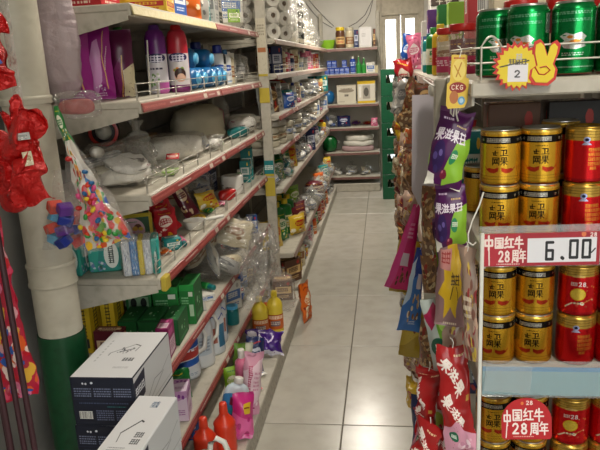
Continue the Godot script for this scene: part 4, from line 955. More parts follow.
	var sc := thing("scoop", "white plastic scoop lying at the wire guard", "scoop", at(A, 3, .66, .07), Vector3(0, 30, 0))
	part(sc, "bowl", mlathe([[.05, .04], [.047, .04], [.036, .012], [0, .008], [0, 0], [.04, .004], [.05, .04]], "", 18), M.white_plastic)
	part(sc, "handle", mtube([Vector3(.045, .034, 0), Vector3(.13, .04, 0)], .008, 8), M.white_plastic)
	bag("tall maroon and yellow stick pack leaning at the wire guard", at(A, 3, .84, .13), Vector3(.07, .19, .04), "bag_maroon", Vector3(-18, 30, 22), {"crease": .004})
	bag("yellow packet lying beyond the leaning stick pack", at(A, 3, 1.03, .1), Vector3(.13, .09, .06), "bag_yellow", Vector3(-25, 60, 0), {})
	wrapped("clear bag of pale biscuits behind the yellow packet", at(A, 3, 1.12, .31), Vector3(.11, .07, .08), [["biscuits", mlump(.085, .05, .06, "bag_cream", .012, 12.0, 13), M.cloth, Vector3(0, .008, 0)]])
	wrapped("dark clear bag standing at the back of the cleaning shelf", at(A, 3, .74, .32), Vector3(.09, .08, .06), [["filling", mlump(.07, .06, .05, "bag_black", .012, 12.0, 14), M.cloth, Vector3(0, .01, 0)]])
	bag("white bag with yellow ends lying behind the red knotted bag", at(A, 3, 1.16, .14), Vector3(.12, .09, .05), "bag_white", Vector3(-30, 70, 0), {})
	lump("bright red knotted bag at the price rail", at(A, 3, 1.26, .07), Vector3(.055, .028, .035), M.red_plastic, Vector3(0, 60, 0), {"n": "goods_bag", "c": "bag", "amp": .01})
	one("paper_roll", "white spotted paper roll standing at the price rail", "roll", mlathe([[.018, .1], [.055, .1], [.06, .095], [.06, .005], [.055, 0], [.018, 0]], "dot_roll", 20), M.cloth, at(A, 3, 1.43, .08))
	bottle("small green bottle beside the white spotted roll", at(A, 3, 1.55, .07), "tall", .11, .02, M.green_plastic, M.white_plastic)
	lump("silver crinkled packet between the roll and the teal tubes", at(A, 3, 1.63, .14), Vector3(.06, .03, .05), M.foil, Vector3.ZERO, {"des": "bag_silver", "n": "goods_bag", "c": "bag"})
	carton("tall teal carton by the white post", at(A, 3, 1.88, .09), Vector3(.07, .19, .09), ["carton_teal"], Vector3(0, 8, 0))
	carton("shorter teal carton in front of the tall one", at(A, 3, 1.78, .08), Vector3(.06, .13, .07), ["carton_teal"], Vector3(0, 4, 0))
	carton("navy carton supporting the long red wipes box", at(A, 3, 1.5, .26), Vector3(.12, .15, .12), ["carton_navy"], Vector3(0, 0, 0))
	carton("long dark red and teal wipes box lying across a navy carton", at(A, 3, 1.5, .25, .151), Vector3(.3, .05, .12), ["wipes"], Vector3(0, 75, 0))
	wrapped("clear bag of brown snacks behind the red sweet bags", at(A, 3, .58, .33), Vector3(.06, .06, .05), stuffing("snack", 4, Vector3(.06, .06, .05), .07, ["bag_brown", "bag_yellow"], 82), Vector3.ZERO, {"neck": true})
	wrapped("crumpled clear bag of white paper by the spotted roll", at(A, 3, 1.32, .25), Vector3(.09, .075, .07), stuffing("paper_pack", 5, Vector3(.09, .07, .07), .1, ["bag_white", "bag_silver", "bag_cream"], 83), Vector3.ZERO, {"neck": false})
	row(A, 3, "the cleaning shelf, loose behind its wire guard", ["flat yellow .76 .08 .025 .07 20", "flat green .93 .065 .02 .05 50", "flat pink 1.08 .07 .02 .06 10", "flat orange .27 .07 .02 .05 30"])
	# fifth shelf: insect-repellent cartons, film bags
	for q in [[.065, .389, "closest to the drain pipe"], [.13, .333, "second from the drain pipe"], [.2, .272, "third from the drain pipe"], [.3, .325, "last before the green boxes"]]:
		carton("tall yellow carton on its end, " + q[2], at(A, 4, q[0], q[1], .0), Vector3(.052, .2, .1), ["yellow_carton", "yellow_carton", "yellow_carton", "yellow_carton", "yellow_top"], Vector3(0, 4, 0), {"g": "yellow cartons"})
	carton("dark maroon carton low beside the drain pipe", at(A, 4, .05, .22), Vector3(.1, .11, .05), ["carton_maroon"], Vector3(0, 0, 0))
	carton("bright green carton with black and white discs", at(A, 4, .37, .22), Vector3(.1, .165, .12), ["green_dots", "green_dots", "green_carton", "green_carton", "green_lid"], Vector3(0, 6, 0))
	carton("bright green carton between the disc carton and the tallest", at(A, 4, .38, .115), Vector3(.098, .165, .12), ["green_carton", "green_carton", "green_carton", "green_carton", "green_lid"], Vector3(0, 6, 0))
	carton("green carton with a pale window, nearest the price rail", at(A, 4, .42, .036), Vector3(.058, .165, .14), ["green_carton", "green_carton", "green_dark", "green_carton", "green_lid"], Vector3(0, 4, 0))
	carton("dark green carton lying deep beside the white appliance box", at(A, 4, .215, .2), Vector3(.07, .1, .15), ["green_dark"], Vector3(0, 4, 0))
	carton("dark green carton lying in the middle, one lid showing", at(A, 4, .215, .12), Vector3(.08, .1, .15), ["green_dark"], Vector3(0, 4, 0))
	carton("dark green carton lying behind the magenta one", at(A, 4, .225, .042), Vector3(.06, .1, .15), ["green_dark"], Vector3(0, 4, 0))
	carton("magenta carton at the price rail, behind the white appliance box", at(A, 4, .085, .032), Vector3(.045, .115, .09), ["magenta_carton"], Vector3(0, 6, 0))
	carton("white paper packet lying flat past the green cartons", at(A, 4, .66, .1), Vector3(.14, .03, .18), ["carton_white", "carton_white", "carton_white", "carton_white", "plain_white"], Vector3(0, 30, 0))
	carton("second white paper packet, deeper in and thicker", at(A, 4, .68, .29), Vector3(.12, .05, .16), ["plain_white"], Vector3(0, 12, 0))
	carton("pale blue leaflet at the price rail, under the white packets", at(A, 4, .53, .045), Vector3(.06, .008, .1), ["bag_silver"], Vector3(0, 20, 0))
	bag("purple pouch lying beside the grey bundle", at(A, 4, .53, .2), Vector3(.1, .11, .045), "purple_bag", Vector3(-30, 40, 0))
	lump("grey soft bundle at the back of the carton shelf", at(A, 4, .5, .37), Vector3(.05, .06, .03), M.cream_cloth, Vector3.ZERO)
	bottle("white tube with a green band lying across the paper packets", at(A, 4, .72, .14, .048), "slim", .16, .016, "sleeve_green", M.teal_plastic, Vector3(90, 60, 0))
	var hb := wrapped("huge crumpled clear plastic bag bulging out over the shelf edge", at(A, 4, 1.03, .08), Vector3(.21, .125, .23), stuffing("soft_packet", 9, Vector3(.2, .12, .22), .17, ["bag_cream", "bag_silver", "bag_white", "bag_cream", "bag_brown"], 21), Vector3.ZERO, {"amp": .05, "f": 10.0, "neck": false, "seg": 56, "rows": 34})
	part(hb, "red_strip", mlump(.09, .014, .03, "", .006, 12.0, 22), M.red_plastic, Vector3(-.04, .19, -.08))
	part(hb, "film_drape", mpouch(.34, .3, .07, "", 5, .03, 26, 24), M.clear_film, Vector3(.2, -.13, -.12), Vector3(0, 78, 0))
	part(hb, "film_drape", mpouch(.22, .26, .06, "", 7, .03, 22, 20), M.clear_film, Vector3(.19, -.15, .06), Vector3(0, 66, 0))
	carton("small white carton with a yellow band, beyond the huge bag", at(A, 4, 1.58, .1), Vector3(.14, .1, .06), ["carton_cream"], Vector3(0, 20, 0))
	carton("red tin standing beside the white carton with the yellow band", at(A, 4, 1.45, .15), Vector3(.06, .07, .06), ["carton_red"], Vector3(0, 20, 0))
	carton("blue pocket carton on the small white carton by the post", at(A, 4, 1.76, .06), Vector3(.06, .11, .05), ["carton_blue"], Vector3(0, 20, 0))
	bottle("pale mint jar behind the banded carton", at(A, 4, 1.74, .2), "jar", .13, .045, "sleeve_teal", M.light_blue_plastic, Vector3.ZERO, {"n": "jar", "c": "jar"})
	bag("black lumpy bag at the back, below the teal cartons", at(A, 4, 1.62, .3), Vector3(.16, .19, .08), "bag_black", Vector3(-8, 40, 0))
	lump("lime green cloth on top of the black lumpy bag", at(A, 4, 1.82, .3), Vector3(.07, .1, .06), M.lime_plastic)
	row(A, 4, "the carton shelf beside the clear bag", ["flat navy 1.36 .07 .03 .08 40", "bag teal 1.4 .3 .16 .11"])
	# sixth shelf: detergents
	bag("dark bag of powder at the pipe end of the detergent shelf", at(A, 5, .12, .16), Vector3(.15, .16, .07), "bag_black", Vector3(-6, 25, 0))
	bag("green and blue powder bag in front of the striped jug", at(A, 5, .3, .1), Vector3(.13, .13, .06), "bag_green", Vector3(-8, 25, 0))
	carton("lilac carton with purple discs at the rail of the detergent shelf", at(A, 5, .2, .04), Vector3(.06, .125, .1), ["lilac_carton"], Vector3(0, 10, 0))
	bottle("white detergent jug with blue and red diagonal stripes", at(A, 5, .5, .12), "jug", .275, .065, "jug_stripes", M.white_plastic, Vector3(0, 24, 0), {"sq": .6, "seg": 24, "handle": true})
	bottle("plain white detergent jug beside the striped one", at(A, 5, .62, .075), "jug", .275, .055, "jug_plain", M.white_plastic, Vector3(0, 40, 0), {"sq": .7, "seg": 24, "handle": true})
	bottle("white jug with blue script at the price rail", at(A, 5, .75, .055), "jug", .275, .055, "jug_script", M.white_plastic, Vector3(0, 50, 0), {"sq": .7, "seg": 24})
	bottle("white jug with a teal strip, last of the white jugs", at(A, 5, .88, .06), "jug", .26, .05, "jug_script", M.teal_plastic, Vector3(0, 80, 0), {"sq": .7, "seg": 24})
	for q in [[.56, .28, "behind the striped jug"], [.74, .24, "behind the plain jug"]]:
		bottle("white detergent jug standing " + q[2], at(A, 5, q[0], q[1]), "jug", .27, .06, "jug_plain", M.blue_plastic, Vector3(0, 30, 0), {"sq": .7})
	bottle("dark teal bottle past the white jugs", at(A, 5, 1.05, .12), "round", .24, .04, M.teal_plastic, M.teal_plastic)
	bottle("small clear blue bottle with a light blue cap", at(A, 5, 1.09, .05), "jar", .1, .034, M.teal_plastic, M.light_blue_plastic)
	row(A, 5, "the detergent shelf beyond the teal bottle", ["box white 1.3 .12 .16 .12", "tall blue 1.45 .1 .2 .07", "tall white 1.55 .1 .2 .07", "box brown 1.7 .14 .14 .14", "bag red 1.86 .12 .17 .12"])
	# plinth
	bottle("orange-red ribbed bottle beside the white looped handle", at(A, -1, .11, -.066), "ribs", .2, .043, M.orange_red, M.orange_red, Vector3.ZERO, {"seg": 24})
	bottle("orange-red ribbed bottle nearer the aisle", at(A, -1, .2, -.12), "ribs", .21, .043, M.orange_red, M.orange_red, Vector3.ZERO, {"seg": 24})
	bottle("white and blue bleach bottle leaning behind the orange bottles", at(A, -1, .37, -.1, .014), "jug", .2, .055, "blue_white_bottle", M.white_plastic, Vector3(-8, 18, -14), {"sq": .6, "seg": 24})
	bag("small green and blue sachet by the bleach bottle", at(A, -1, .26, .05), Vector3(.1, .1, .04), "bag_blue", Vector3(-10, 20, 0))
	bag("bright magenta bag with a yellow label at the plinth edge", at(A, -1, .28, -.165), Vector3(.085, .19, .05), "magenta_bag", Vector3(-8, 22, -6), {"crease": .008})
	bag("tall pale pink bag with red script at the plinth edge", at(A, -1, .46, -.155), Vector3(.085, .275, .055), "pink_bag", Vector3(-6, 25, -10), {"crease": .008})
	bottle("pink bottle with a white cap behind the tall pink bag", at(A, -1, .54, -.12), "tall", .27, .032, "sleeve_pink", M.white_plastic, Vector3(0, 20, 0))
	bag("green leaf-printed bag under the detergent shelf", at(A, -1, .74, -.06), Vector3(.09, .19, .05), "leaf_bag", Vector3(-6, 20, -8), {"crease": .008})
	bag("blue and white lace-printed bag beside the leaf bag", at(A, -1, .84, -.1), Vector3(.09, .17, .06), "bag_navy", Vector3(-14, 20, -8), {"crease": .01})
	bag("purple bag with white script slumped on the plinth", at(A, -1, 1.0, -.12), Vector3(.19, .14, .06), "purple_bag", Vector3(-40, 22, -12), {"crease": .018, "nu": 18, "nv": 18})
	bottle("yellow oil bottle with an orange label, at the plinth edge", at(A, -1, 1.33, -.128), "neck", .245, .045, "orange_label", M.yellow_plastic, Vector3(0, 12, 0), {"sq": .75, "seg": 24})
	bottle("yellow oil bottle with an orange label, partly behind clear film", at(A, -1, 1.27, -.056), "neck", .235, .045, "orange_label", M.yellow_plastic, Vector3(0, 12, 0), {"sq": .75, "seg": 24})
	var cb := wrapped("clear bag with a round white bowl, past the yellow bottles", at(A, -1, 1.66, -.112), Vector3(.085, .12, .07), [], Vector3.ZERO, {"amp": .02, "neck": true})
	part(cb, "bowl", mlathe([[.058, .1], [.054, .1], [.04, .06], [.02, .042], [0, .04], [0, .03], [.025, .03], [.05, .06], [.058, .1]], "", 22), M.white_plastic, Vector3(-.01, .02, .02), Vector3(60, 0, 20))
	wrapped("large clear bag hanging over the plinth behind the yellow bottles", at(A, -1, 1.5, .12), Vector3(.11, .065, .1), [["filling", mlump(.08, .045, .07, "bag_cream", .02, 9.0, 31), M.cloth, Vector3(0, .004, 0)]], Vector3.ZERO, {"amp": .02, "neck": false})
	bag("red and orange bag slumped against the plinth on the floor", Vector3(-.5, 0, -3.72), Vector3(.12, .24, .05), "bag_orange", Vector3(-6, 70, 0), {"crease": .016})
	carton("brown carton standing on the plinth by the white post", at(A, -1, 1.88, -.085), Vector3(.12, .13, .12), ["carton_brown"], Vector3(0, 10, 0))
	bag("yellow bag on the plinth beside the brown carton", at(A, -1, 1.86, .08), Vector3(.14, .115, .06), "bag_yellow", Vector3(-8, 30, 0))
	row(A, -1, "the plinth's front edge near the detergents", ["bag lime .6 -.06 .15 .08 20", "bag green .9 -.07 .13 .09 20", "flat white .8 -.15 .02 .05 40", "flat silver 1.15 -.13 .02 .07 10", "bag orange 1.46 -.09 .13 .09 30", "flat red .66 -.15 .02 .06 30"])
	row(A, -1, "the plinth of the near rack, far in", ["box brown .5 .22 .1 .14 0", "bag green .9 .16 .11 .12", "box white 1.15 .2 .11 .14 0", "bag brown 1.7 .2 .11 .12"])

# ---------------------------------------------------------------- end display of canned drinks
func can(label: String, p: Vector3, des: String, r: float, h: float, group: String, turn := 0.0, necked := false) -> Node3D:
	var o := thing("drink_can", label, "can", p, Vector3(0, turn, 0), group)
	var body := [[r * .9, h * .985], [r * .985, h * .965], [r, h * .94], [r, h * .05], [r * .96, h * .02], [r * .9, 0], [0, .002]]
	if necked: body = [[r * .84, h * .97], [r * .9, h * .95], [r * .99, h * .9], [r, h * .88], [r, h * .06], [r * .94, h * .02], [r * .84, 0], [0, .003]]
	part(o, "body", mlathe(body, des, 28), M.tin)
	var e: float = r * (.84 if necked else .9)
	part(o, "rim", mlathe([[e * .9, h * .955], [e * .95, h * .992], [e, h], [e * 1.03, h * .992], [e * 1.02, h * .968]], "", 28), M.steel if necked or des == "can_gold" else M.gold_metal)
	part(o, "lid", mlathe([[0, h * .958], [e * .7, h * .96], [e * .9, h * .952], [e * .93, h * .97]], "", 24), M.steel)
	return o

func end_display() -> void:
	rack("E", "end display rack of canned drinks facing the shop entrance", Vector3(.128, 0, -1.02), 0, [0.0, .305, .95], .4, [1.522, 1.258, 1.028, .78, .42], [.12, .0], {"rail": "none", "lip": .024, "top": 1.515, "inset": .022, "drop": .06, "back": false})
	racks.E.base = .12
	rack("D", "rack along the other side of the aisle, hung with snack bags", Vector3(.135, 0, -6.99), -90, [0.0, 1.1, 2.2, 3.3, 4.4, 5.5], .4, [1.505, 1.2, .9, .6, .3], [.1, .03], {"rail": "rail_grey", "top": 1.5})
	racks.D.base = .1
	# cans: two tiers on each visible shelf
	var cols := [.1895, .2545, .321, .3865, .478]
	var colw := ["first from the white rod", "second from the white rod", "third from the white rod", "fourth from the white rod", "fifth from the white rod"]
	for lv in [[1.258, "price-card shelf"], [1.028, "blue-strip shelf"], [.78, "round-card shelf"]]:
		for t in 2:
			for c in 5:
				var des := "can_gold" if c < 2 else ("can_red" if lv[0] > 1.2 or t == 0 and lv[0] > 1.0 else "can_red_disc")
				var lab := "%s can, %s tier of the %s, %s" % ["gold" if c < 2 else "red", "upper" if t else "lower", lv[1], colw[c]]
				can(lab, Vector3(cols[c] + (.004 if c > 1 else 0.0), lv[0] + .001 + t * .0915, -1.098 - (.004 if c == 1 else 0.0)), des, .0325, .091, "stacked drink cans on the end display", -15.0 + 5.0 * ((c * 3 + t) % 3) if c < 2 else -14.0)
	can("gold can set back in the shade beside the purple snack bags", Vector3(.186, 1.259, -1.29), "can_gold", .0325, .091, "", 120)
	can("gold can at the back with its flat end showing above the front row", Vector3(.31, 1.259, -1.2), "can_gold", .0325, .091, "", 40)
	can("gold can standing on the one at the back", Vector3(.31, 1.3505, -1.2), "can_gold", .0325, .091, "", 60)
	one("carton", "narrow teal box on the price-card shelf, behind the gold cans", "box", mbox(.05, .15, .05, ["carton_teal"]), M.card, Vector3(.175, 1.259, -1.37))
	for q in [["beer can furthest back, first in the green row", .186, -1.15, 5.0, "can_beer"], ["beer can with a pale bar code, second in the green row", .2245, -1.085, -30.0, "can_beer"], ["beer can standing above the pointing hand card, third in the green row", .2895, -1.075, -14.0, "can_beer"], ["paler green beer can, fourth in the green row", .3555, -1.075, 30.0, "can_beer_pale"], ["beer can at the far end of the green row", .422, -1.08, 10.0, "can_beer"]]:
		can(q[0], Vector3(q[1], 1.5235, q[2]), q[4], .032, .109, "green beer cans", q[3], true)
	for q in [["small red jar behind the second beer can", .235, -1.2, "sleeve_red"], ["small brown jar behind the third beer can", .305, -1.2, "sleeve_maroon"], ["small red jar behind the fourth beer can", .37, -1.2, "sleeve_red"]]:
		bottle(q[0], Vector3(q[1], 1.523, q[2]), "jar", .125, .03, q[3], M.red_plastic, Vector3.ZERO, {"n": "jar", "c": "jar"})
	carton("cream and yellow carton standing behind the green cans", Vector3(.255, 1.523, -1.33), Vector3(.1, .17, .06), ["carton_cream"])
	carton("white carton at the back of the beer shelf", Vector3(.37, 1.523, -1.34), Vector3(.1, .19, .06), ["carton_white"])
	for k in 6:  # dark cartons added so the depth behind the cans reads as shade
		carton("%s carton of the shaded row behind the price-card cans, %s from the aisle" % [["brown", "black", "navy"][k % 3], ORD[k]], Vector3(.255 + k * .115 + (.075 if k > 1 else 0.0), 1.259, -1.365), Vector3(.1, .205, .07), [["carton_brown", "carton_black", "carton_navy"][k % 3]])
	# high wire guard of the top shelf
	var wg := thing("wire_fence", "white wire guard along the beer shelf's front edge", "fence", Vector3(.128, 1.522, -1.02))
	var g := G.new()
	for y in [.026, .048]: g.tube([Vector3(.002, y, -.3), Vector3(.002, y, .0), Vector3(.006, y, .004), Vector3(.94, y, .004)], .0016, 6)
	part(wg, "long_wires", g.mesh(), M.wire)
	for x in [.03, .225, .42, .615, .81]:
		var pts := []
		for k in 9: pts.append(Vector3(x - .014 + .028 * k / 8.0, .05 + .014 * sin(PI * k / 8.0), .006))
		pts.push_front(Vector3(x - .014, 0, .006)); pts.append(Vector3(x + .014, 0, .006))
		part(wg, "wire_arch", mtube(pts, .0017, 6), M.wire)
	# price cards
	var pc := thing("price_strip", "red price strip reading 6.00 across the can shelf", "price tag", Vector3(.241, 1.228, -1.0125), Vector3(0, 0, .6))
	part(pc, "printed_card", mbox(.178, .054, .0016, ["price_strip", "red_flat"], .0004), M.card, Vector3(0, .002, 0))
	part(pc, "clear_holder", mbox(.19, .068, .003, [""], .0006), M.strip_clear, Vector3(0, 0, -.0028))
	var bs := thing("price_holder", "pale blue clear plastic price holder under the lower can tier", "price tag", Vector3(.33, .998, -1.012))
	part(bs, "clear_front", mbox(.35, .066, .002, [""], .0005), M.strip_clear)
	part(bs, "blue_insert", mbox(.35, .046, .0015, [""], .0004), mat("insert_blue", "6f9aa2", .5), Vector3(0, .002, -.003))
	part(bs, "blue_edge", mbox(.35, .008, .0016, [""], .0004), mat("insert_edge", "2f7fb0", .4), Vector3(0, .046, -.0026))
	part(bs, "clear_tab", mbox(.075, .05, .001, [""], .0003), M.strip_clear, Vector3(-.135, .01, .003), Vector3(0, 0, -3))
	var pts := []
	for k in 21:
		var a := PI * k / 20.0
		pts.append_array([.041 * cos(a), .034 + .041 * sin(a)])
	pts.append_array([-.041, .004, -.037, 0, .037, 0, .041, .004])
	one("promotion_card", "rounded red anniversary card hanging over the lowest cans", "sign", mprism(P2(pts), .0012, "round_card"), M.card, Vector3(.229, .923, -1.004), Vector3(-4, 0, 2))
	# star-burst price card with a pointing hand
	var sb := thing("burst_price_card", "yellow star-burst price card with a red edge and a V-sign hand", "price tag", Vector3(.193, 1.5415, -1.0), Vector3(-6, 4, -2))
	var star := func(r0: float, r1: float):
		var q := []
		for k in 44:
			var a := TAU * k / 44.0
			var r := r0 if k % 2 == 0 else r1
			q.append_array([r * cos(a), r * sin(a)])
		return P2(q)
	part(sb, "red_edge", mprism(star.call(.0365, .0295), .0012, "red_flat"), M.card)
	part(sb, "yellow_star", mprism(star.call(.031, .0265), .001, "burst"), M.card, Vector3(.0005, -.0012, .0012))
	var hand := [-.012, -.03, .008, -.031, .019, -.022, .021, -.008, .016, .0, .022, .016, .024, .028, .018, .034, .011, .03, .006, .012, .0, .03, -.006, .036, -.014, .032, -.015, .018, -.01, -.002, -.018, -.008, -.02, -.02]
	part(sb, "hand_edge", mprism(P2(hand), .0012, "red_flat"), M.card, Vector3(.037, .002, .0016))
	var inner := []
	for k in range(0, hand.size(), 2): inner.append_array([hand[k] * .82, hand[k + 1] * .86])
	part(sb, "yellow_hand", mprism(P2(inner), .001, "yellow_flat"), M.card, Vector3(.037, .002, .0028))
	part(sb, "thumb_line", mtube([Vector3(-.012, -.004, 0), Vector3(-.006, -.014, 0), Vector3(.002, -.015, 0), Vector3(.01, -.009, 0), Vector3(.004, -.003, 0), Vector3(-.005, -.005, 0)], .001, 5), M.red_plastic, Vector3(.037, .002, .0036))
	# front rod and cable tie
	one("display_rod", "thin white upright rod at the corner of the can display", "rod", mbox(.006, 1.288, .006, [""], .001), M.white_plastic, Vector3(.1485, 0, -1.0))
	one("cable_tie", "white cable tie curling beside the gold cans", "cable tie", mtube([Vector3(.01, .06, 0), Vector3(.003, .04, .006), Vector3(-.008, .015, .008), Vector3(-.014, -.006, .008), Vector3(-.013, -.02, .006), Vector3(-.006, -.026, .004), Vector3(.0, -.022, .0)], .0014, 6), M.white_plastic, Vector3(.142, 1.29, -1.02))

# ---------------------------------------------------------------- snack bags hung on the aisle side
func strip(label: String, p: Vector3, hgt: float, w := .012) -> void:
	one("hanging_strip", label, "strip", mbox(w, hgt, .0012, [""], .0003), M.milky_film, p)

func hook(parent: Node3D, y: float) -> void:
	part(parent, "hook", mtube([Vector3(0, y - .006, .002), Vector3(.002, y + .004, .002), Vector3(0, y + .009, 0), Vector3(-.003, y + .011, -.003)], .0009, 5), M.white_plastic)

func hung(label: String, p: Vector3, s: Vector3, des: String, rot: Vector3, o := {}) -> void:    # p is the top of the bag
	serial += 1
	var b := thing(o.get("n", "snack_bag"), label, "bag", p, rot, o.get("g", ""))
	part(b, "pouch", mpouch(s.x, s.y, s.z, des, o.get("sd", serial % 9), o.get("crease", .006), o.get("nu", 14), o.get("nv", 16), .05, o.get("taper", 1.0)), o.get("m", M.film), Vector3(0, -s.y, 0))
	hook(b, 0)

func hanging_snacks() -> void:
	# hang tag and the grape strip
	var tg := thing("hang_tag", "yellow cartoon hang tag dangling at the corner of the beer shelf", "tag", Vector3(.113, 1.522, -1.04), Vector3(0, 6, -3))
	part(tg, "card", mprism(P2([-.012, .04, .012, .04, .0125, .006, .017, .004, .017, -.03, .012, -.04, -.013, -.042, -.0165, -.036, -.0165, -.004, -.0125, 0]), .001, "tag_yellow"), M.card)
	hook(tg, .042)
	one("bag_clip", "white plastic clip above the purple snack bag", "clip", mtube([Vector3(-.004, .012, 0), Vector3(-.005, -.006, .003), Vector3(-.001, -.012, .004), Vector3(.002, .008, .002), Vector3(.005, .01, 0), Vector3(.004, -.008, .003), Vector3(.007, -.02, .003)], .0015, 6), M.white_plastic, Vector3(.112, 1.476, -1.09))
	hung("purple grape snack bag, upper one of the strip", Vector3(.121, 1.474, -1.1), Vector3(.06, .134, .026), "grape_bag", Vector3(0, -6, -12))
	hung("purple grape snack bag, lower one of the strip", Vector3(.11, 1.345, -1.125), Vector3(.054, .125, .026), "grape_bag", Vector3(0, -12, 2))
	hung("third grape snack bag, mostly behind the yellow one", Vector3(.112, 1.262, -1.2), Vector3(.06, .13, .03), "grape_bag", Vector3(0, -20, 6))
	hung("snack bag with a yellow starburst beside the white rod", Vector3(.118, 1.262, -1.125), Vector3(.056, .185, .03), "gold_burst_bag", Vector3(0, -4, -2), {"crease": .005})
	hung("dusky pink snack bag hanging against the white rod", Vector3(.132, 1.25, -1.045), Vector3(.028, .2, .018), "tan_pouch", Vector3(0, -30, 3), {"m": M.film})
	hung("tan nut bag below the starburst one", Vector3(.118, 1.085, -1.15), Vector3(.045, .15, .026), "tan_pouch", Vector3(0, -10, -2))
	hung("pale green apple snack bag, tilted", Vector3(.094, 1.12, -1.16), Vector3(.07, .18, .026), "apple_bag", Vector3(0, -4, 10))
	hung("red fruit snack bag, largest and in front of the other red ones", Vector3(.112, 1.062, -1.08), Vector3(.058, .215, .022), "red_fruit_bag", Vector3(-3, -4, 4), {"crease": .012})
	hung("red fruit snack bag, turned to the aisle, upper one", Vector3(.076, .985, -1.14), Vector3(.05, .2, .018), "red_fruit_bag", Vector3(0, -40, -6), {"crease": .014})
	hung("red fruit snack bag, turned to the aisle, lowest in the corner", Vector3(.074, .89, -1.1), Vector3(.05, .16, .022), "red_fruit_bag", Vector3(0, -34, -10), {"crease": .014})
	hung("red and pink snack bag low behind the largest red one", Vector3(.116, .86, -1.13), Vector3(.045, .14, .018), "red_fruit_bag", Vector3(0, -10, -4), {"crease": .012})
	hung("yellow and red chocolate packet behind the white rod, low down", Vector3(.137, .9, -1.09), Vector3(.034, .12, .02), "bag_yellow", Vector3(0, -20, -6))
	hung("small red packet under the yellow and red one", Vector3(.14, .86, -1.075), Vector3(.03, .1, .02), "bag_red", Vector3(0, -20, -4))
	hung("apple snack bag behind the red ones", Vector3(.09, .95, -1.2), Vector3(.06, .16, .03), "apple_bag", Vector3(0, -40, 4))
	hung("brown nut bag hanging in the gap beside the lilac sheet, upper one", Vector3(.1, 1.3, -1.35), Vector3(.06, .16, .035), "peanut_bag", Vector3(0, -30, 0))
	hung("brown nut bag hanging in the gap beside the lilac sheet, middle one", Vector3(.096, 1.15, -1.33), Vector3(.06, .16, .035), "peanut_bag", Vector3(0, -30, 4))
	hung("brown nut bag hanging in the gap beside the lilac sheet, lower one", Vector3(.096, 1.0, -1.33), Vector3(.06, .15, .035), "peanut_bag", Vector3(0, -30, -4))
	one("card_header", "small white card folded over a hanging bag", "card", mbox(.03, .022, .001, ["plain_white"], .0003), M.card, Vector3(.088, 1.06, -1.285), Vector3(-4, -10, 0))
	# lilac sheet with its long narrow tail
	one("plastic_sheet", "long pale lilac plastic sheet hanging with a slanted lower end", "sheet", mprism(P2([-.03, 0, .032, 0, .026, -.26, .018, -.3, .012, -1.1, .002, -1.1, .004, -.29, -.012, -.28, -.033, -.235]), .0015, "plain_grey"), mat("lilac_sheet", "cfc9d2", .5), Vector3(.096, 1.474, -1.6), Vector3(0, -6, 0))
	# pouches on the aisle side
	hung("bright pink pouch hanging out into the aisle", Vector3(.09, 1.135, -1.9), Vector3(.085, .27, .04), "pink_pouch", Vector3(0, 6, -13), {"taper": .25, "crease": .004})
	hung("royal blue pouch hanging below the pink one", Vector3(.09, 1.055, -1.72), Vector3(.068, .25, .045), "blue_pouch", Vector3(0, 6, -8), {"taper": .3, "crease": .004})
	hung("olive gold pouch hanging behind the blue one", Vector3(.08, .98, -2.05), Vector3(.085, .18, .04), "gold_pouch", Vector3(0, 8, -12))
	hung("second olive gold pouch, lower down", Vector3(.085, .79, -2.0), Vector3(.08, .2, .04), "gold_pouch", Vector3(0, -6, -4))
	hung("blue grey bag low on the aisle side", Vector3(.08, .7, -1.55), Vector3(.05, .24, .03), "bag_navy", Vector3(0, -20, 0))
	var tones := ["orange", "brown", "red", "cream", "green", "yellow", "maroon", "silver"]
	var sides := [[-2.2, "first strip of the aisle side", .092], [-2.75, "second strip of the aisle side", .09], [-3.6, "third strip of the aisle side", .09], [-5.0, "last strip of the aisle side", .09]]
	for j in sides.size():
		for i in 8:
			var tn: String = tones[(i * 3 + j * 5) % 8]
			hung("%s snack bag, %s from the top on the %s" % [tn, ORD[i], sides[j][1]], Vector3(sides[j][2] - .008 * absf(sin(i * 2.1 + j)), 1.4 - i * .145, sides[j][0] + .05 * sin(i * 1.7)), Vector3(.12, .128, .036), ["bag_" + tn, "peanut_bag", "tan_pouch", "bag_" + tn][(i + j) % 4], Vector3(0, -72 + 8 * sin(i * 1.3 + j), 7 * sin(i * 2.9 + j * 1.7)), {"nu": 12, "nv": 12, "crease": .014, "g": "snack bags hung along the aisle side"})
	# shelf goods seen through the gaps
	row("D", 1, "the second shelf behind the hanging bags", ["bag brown 5.3 .1 .16 .12 -60", "bag cream 5.1 .1 .16 .12 -60", "bag red 4.9 .1 .16 .12 -60", "box black 5.38 .25 .18 .1 0"])
	row("D", 2, "the third shelf behind the hanging bags", ["bag brown 5.3 .1 .18 .12 -60", "bag maroon 5.1 .1 .18 .12 -60", "bag cream 4.85 .1 .18 .12 -60"])
	row("D", 3, "the fourth shelf behind the hanging bags", ["bag navy 5.3 .1 .18 .12 -60", "bag silver 5.1 .1 .18 .12 -60", "bag red 4.85 .1 .18 .12 -60"])
	row("D", 4, "the fifth shelf behind the hanging bags", ["box brown 5.25 .12 .2 .14 0", "bag orange 5.0 .1 .18 .12 -60"])
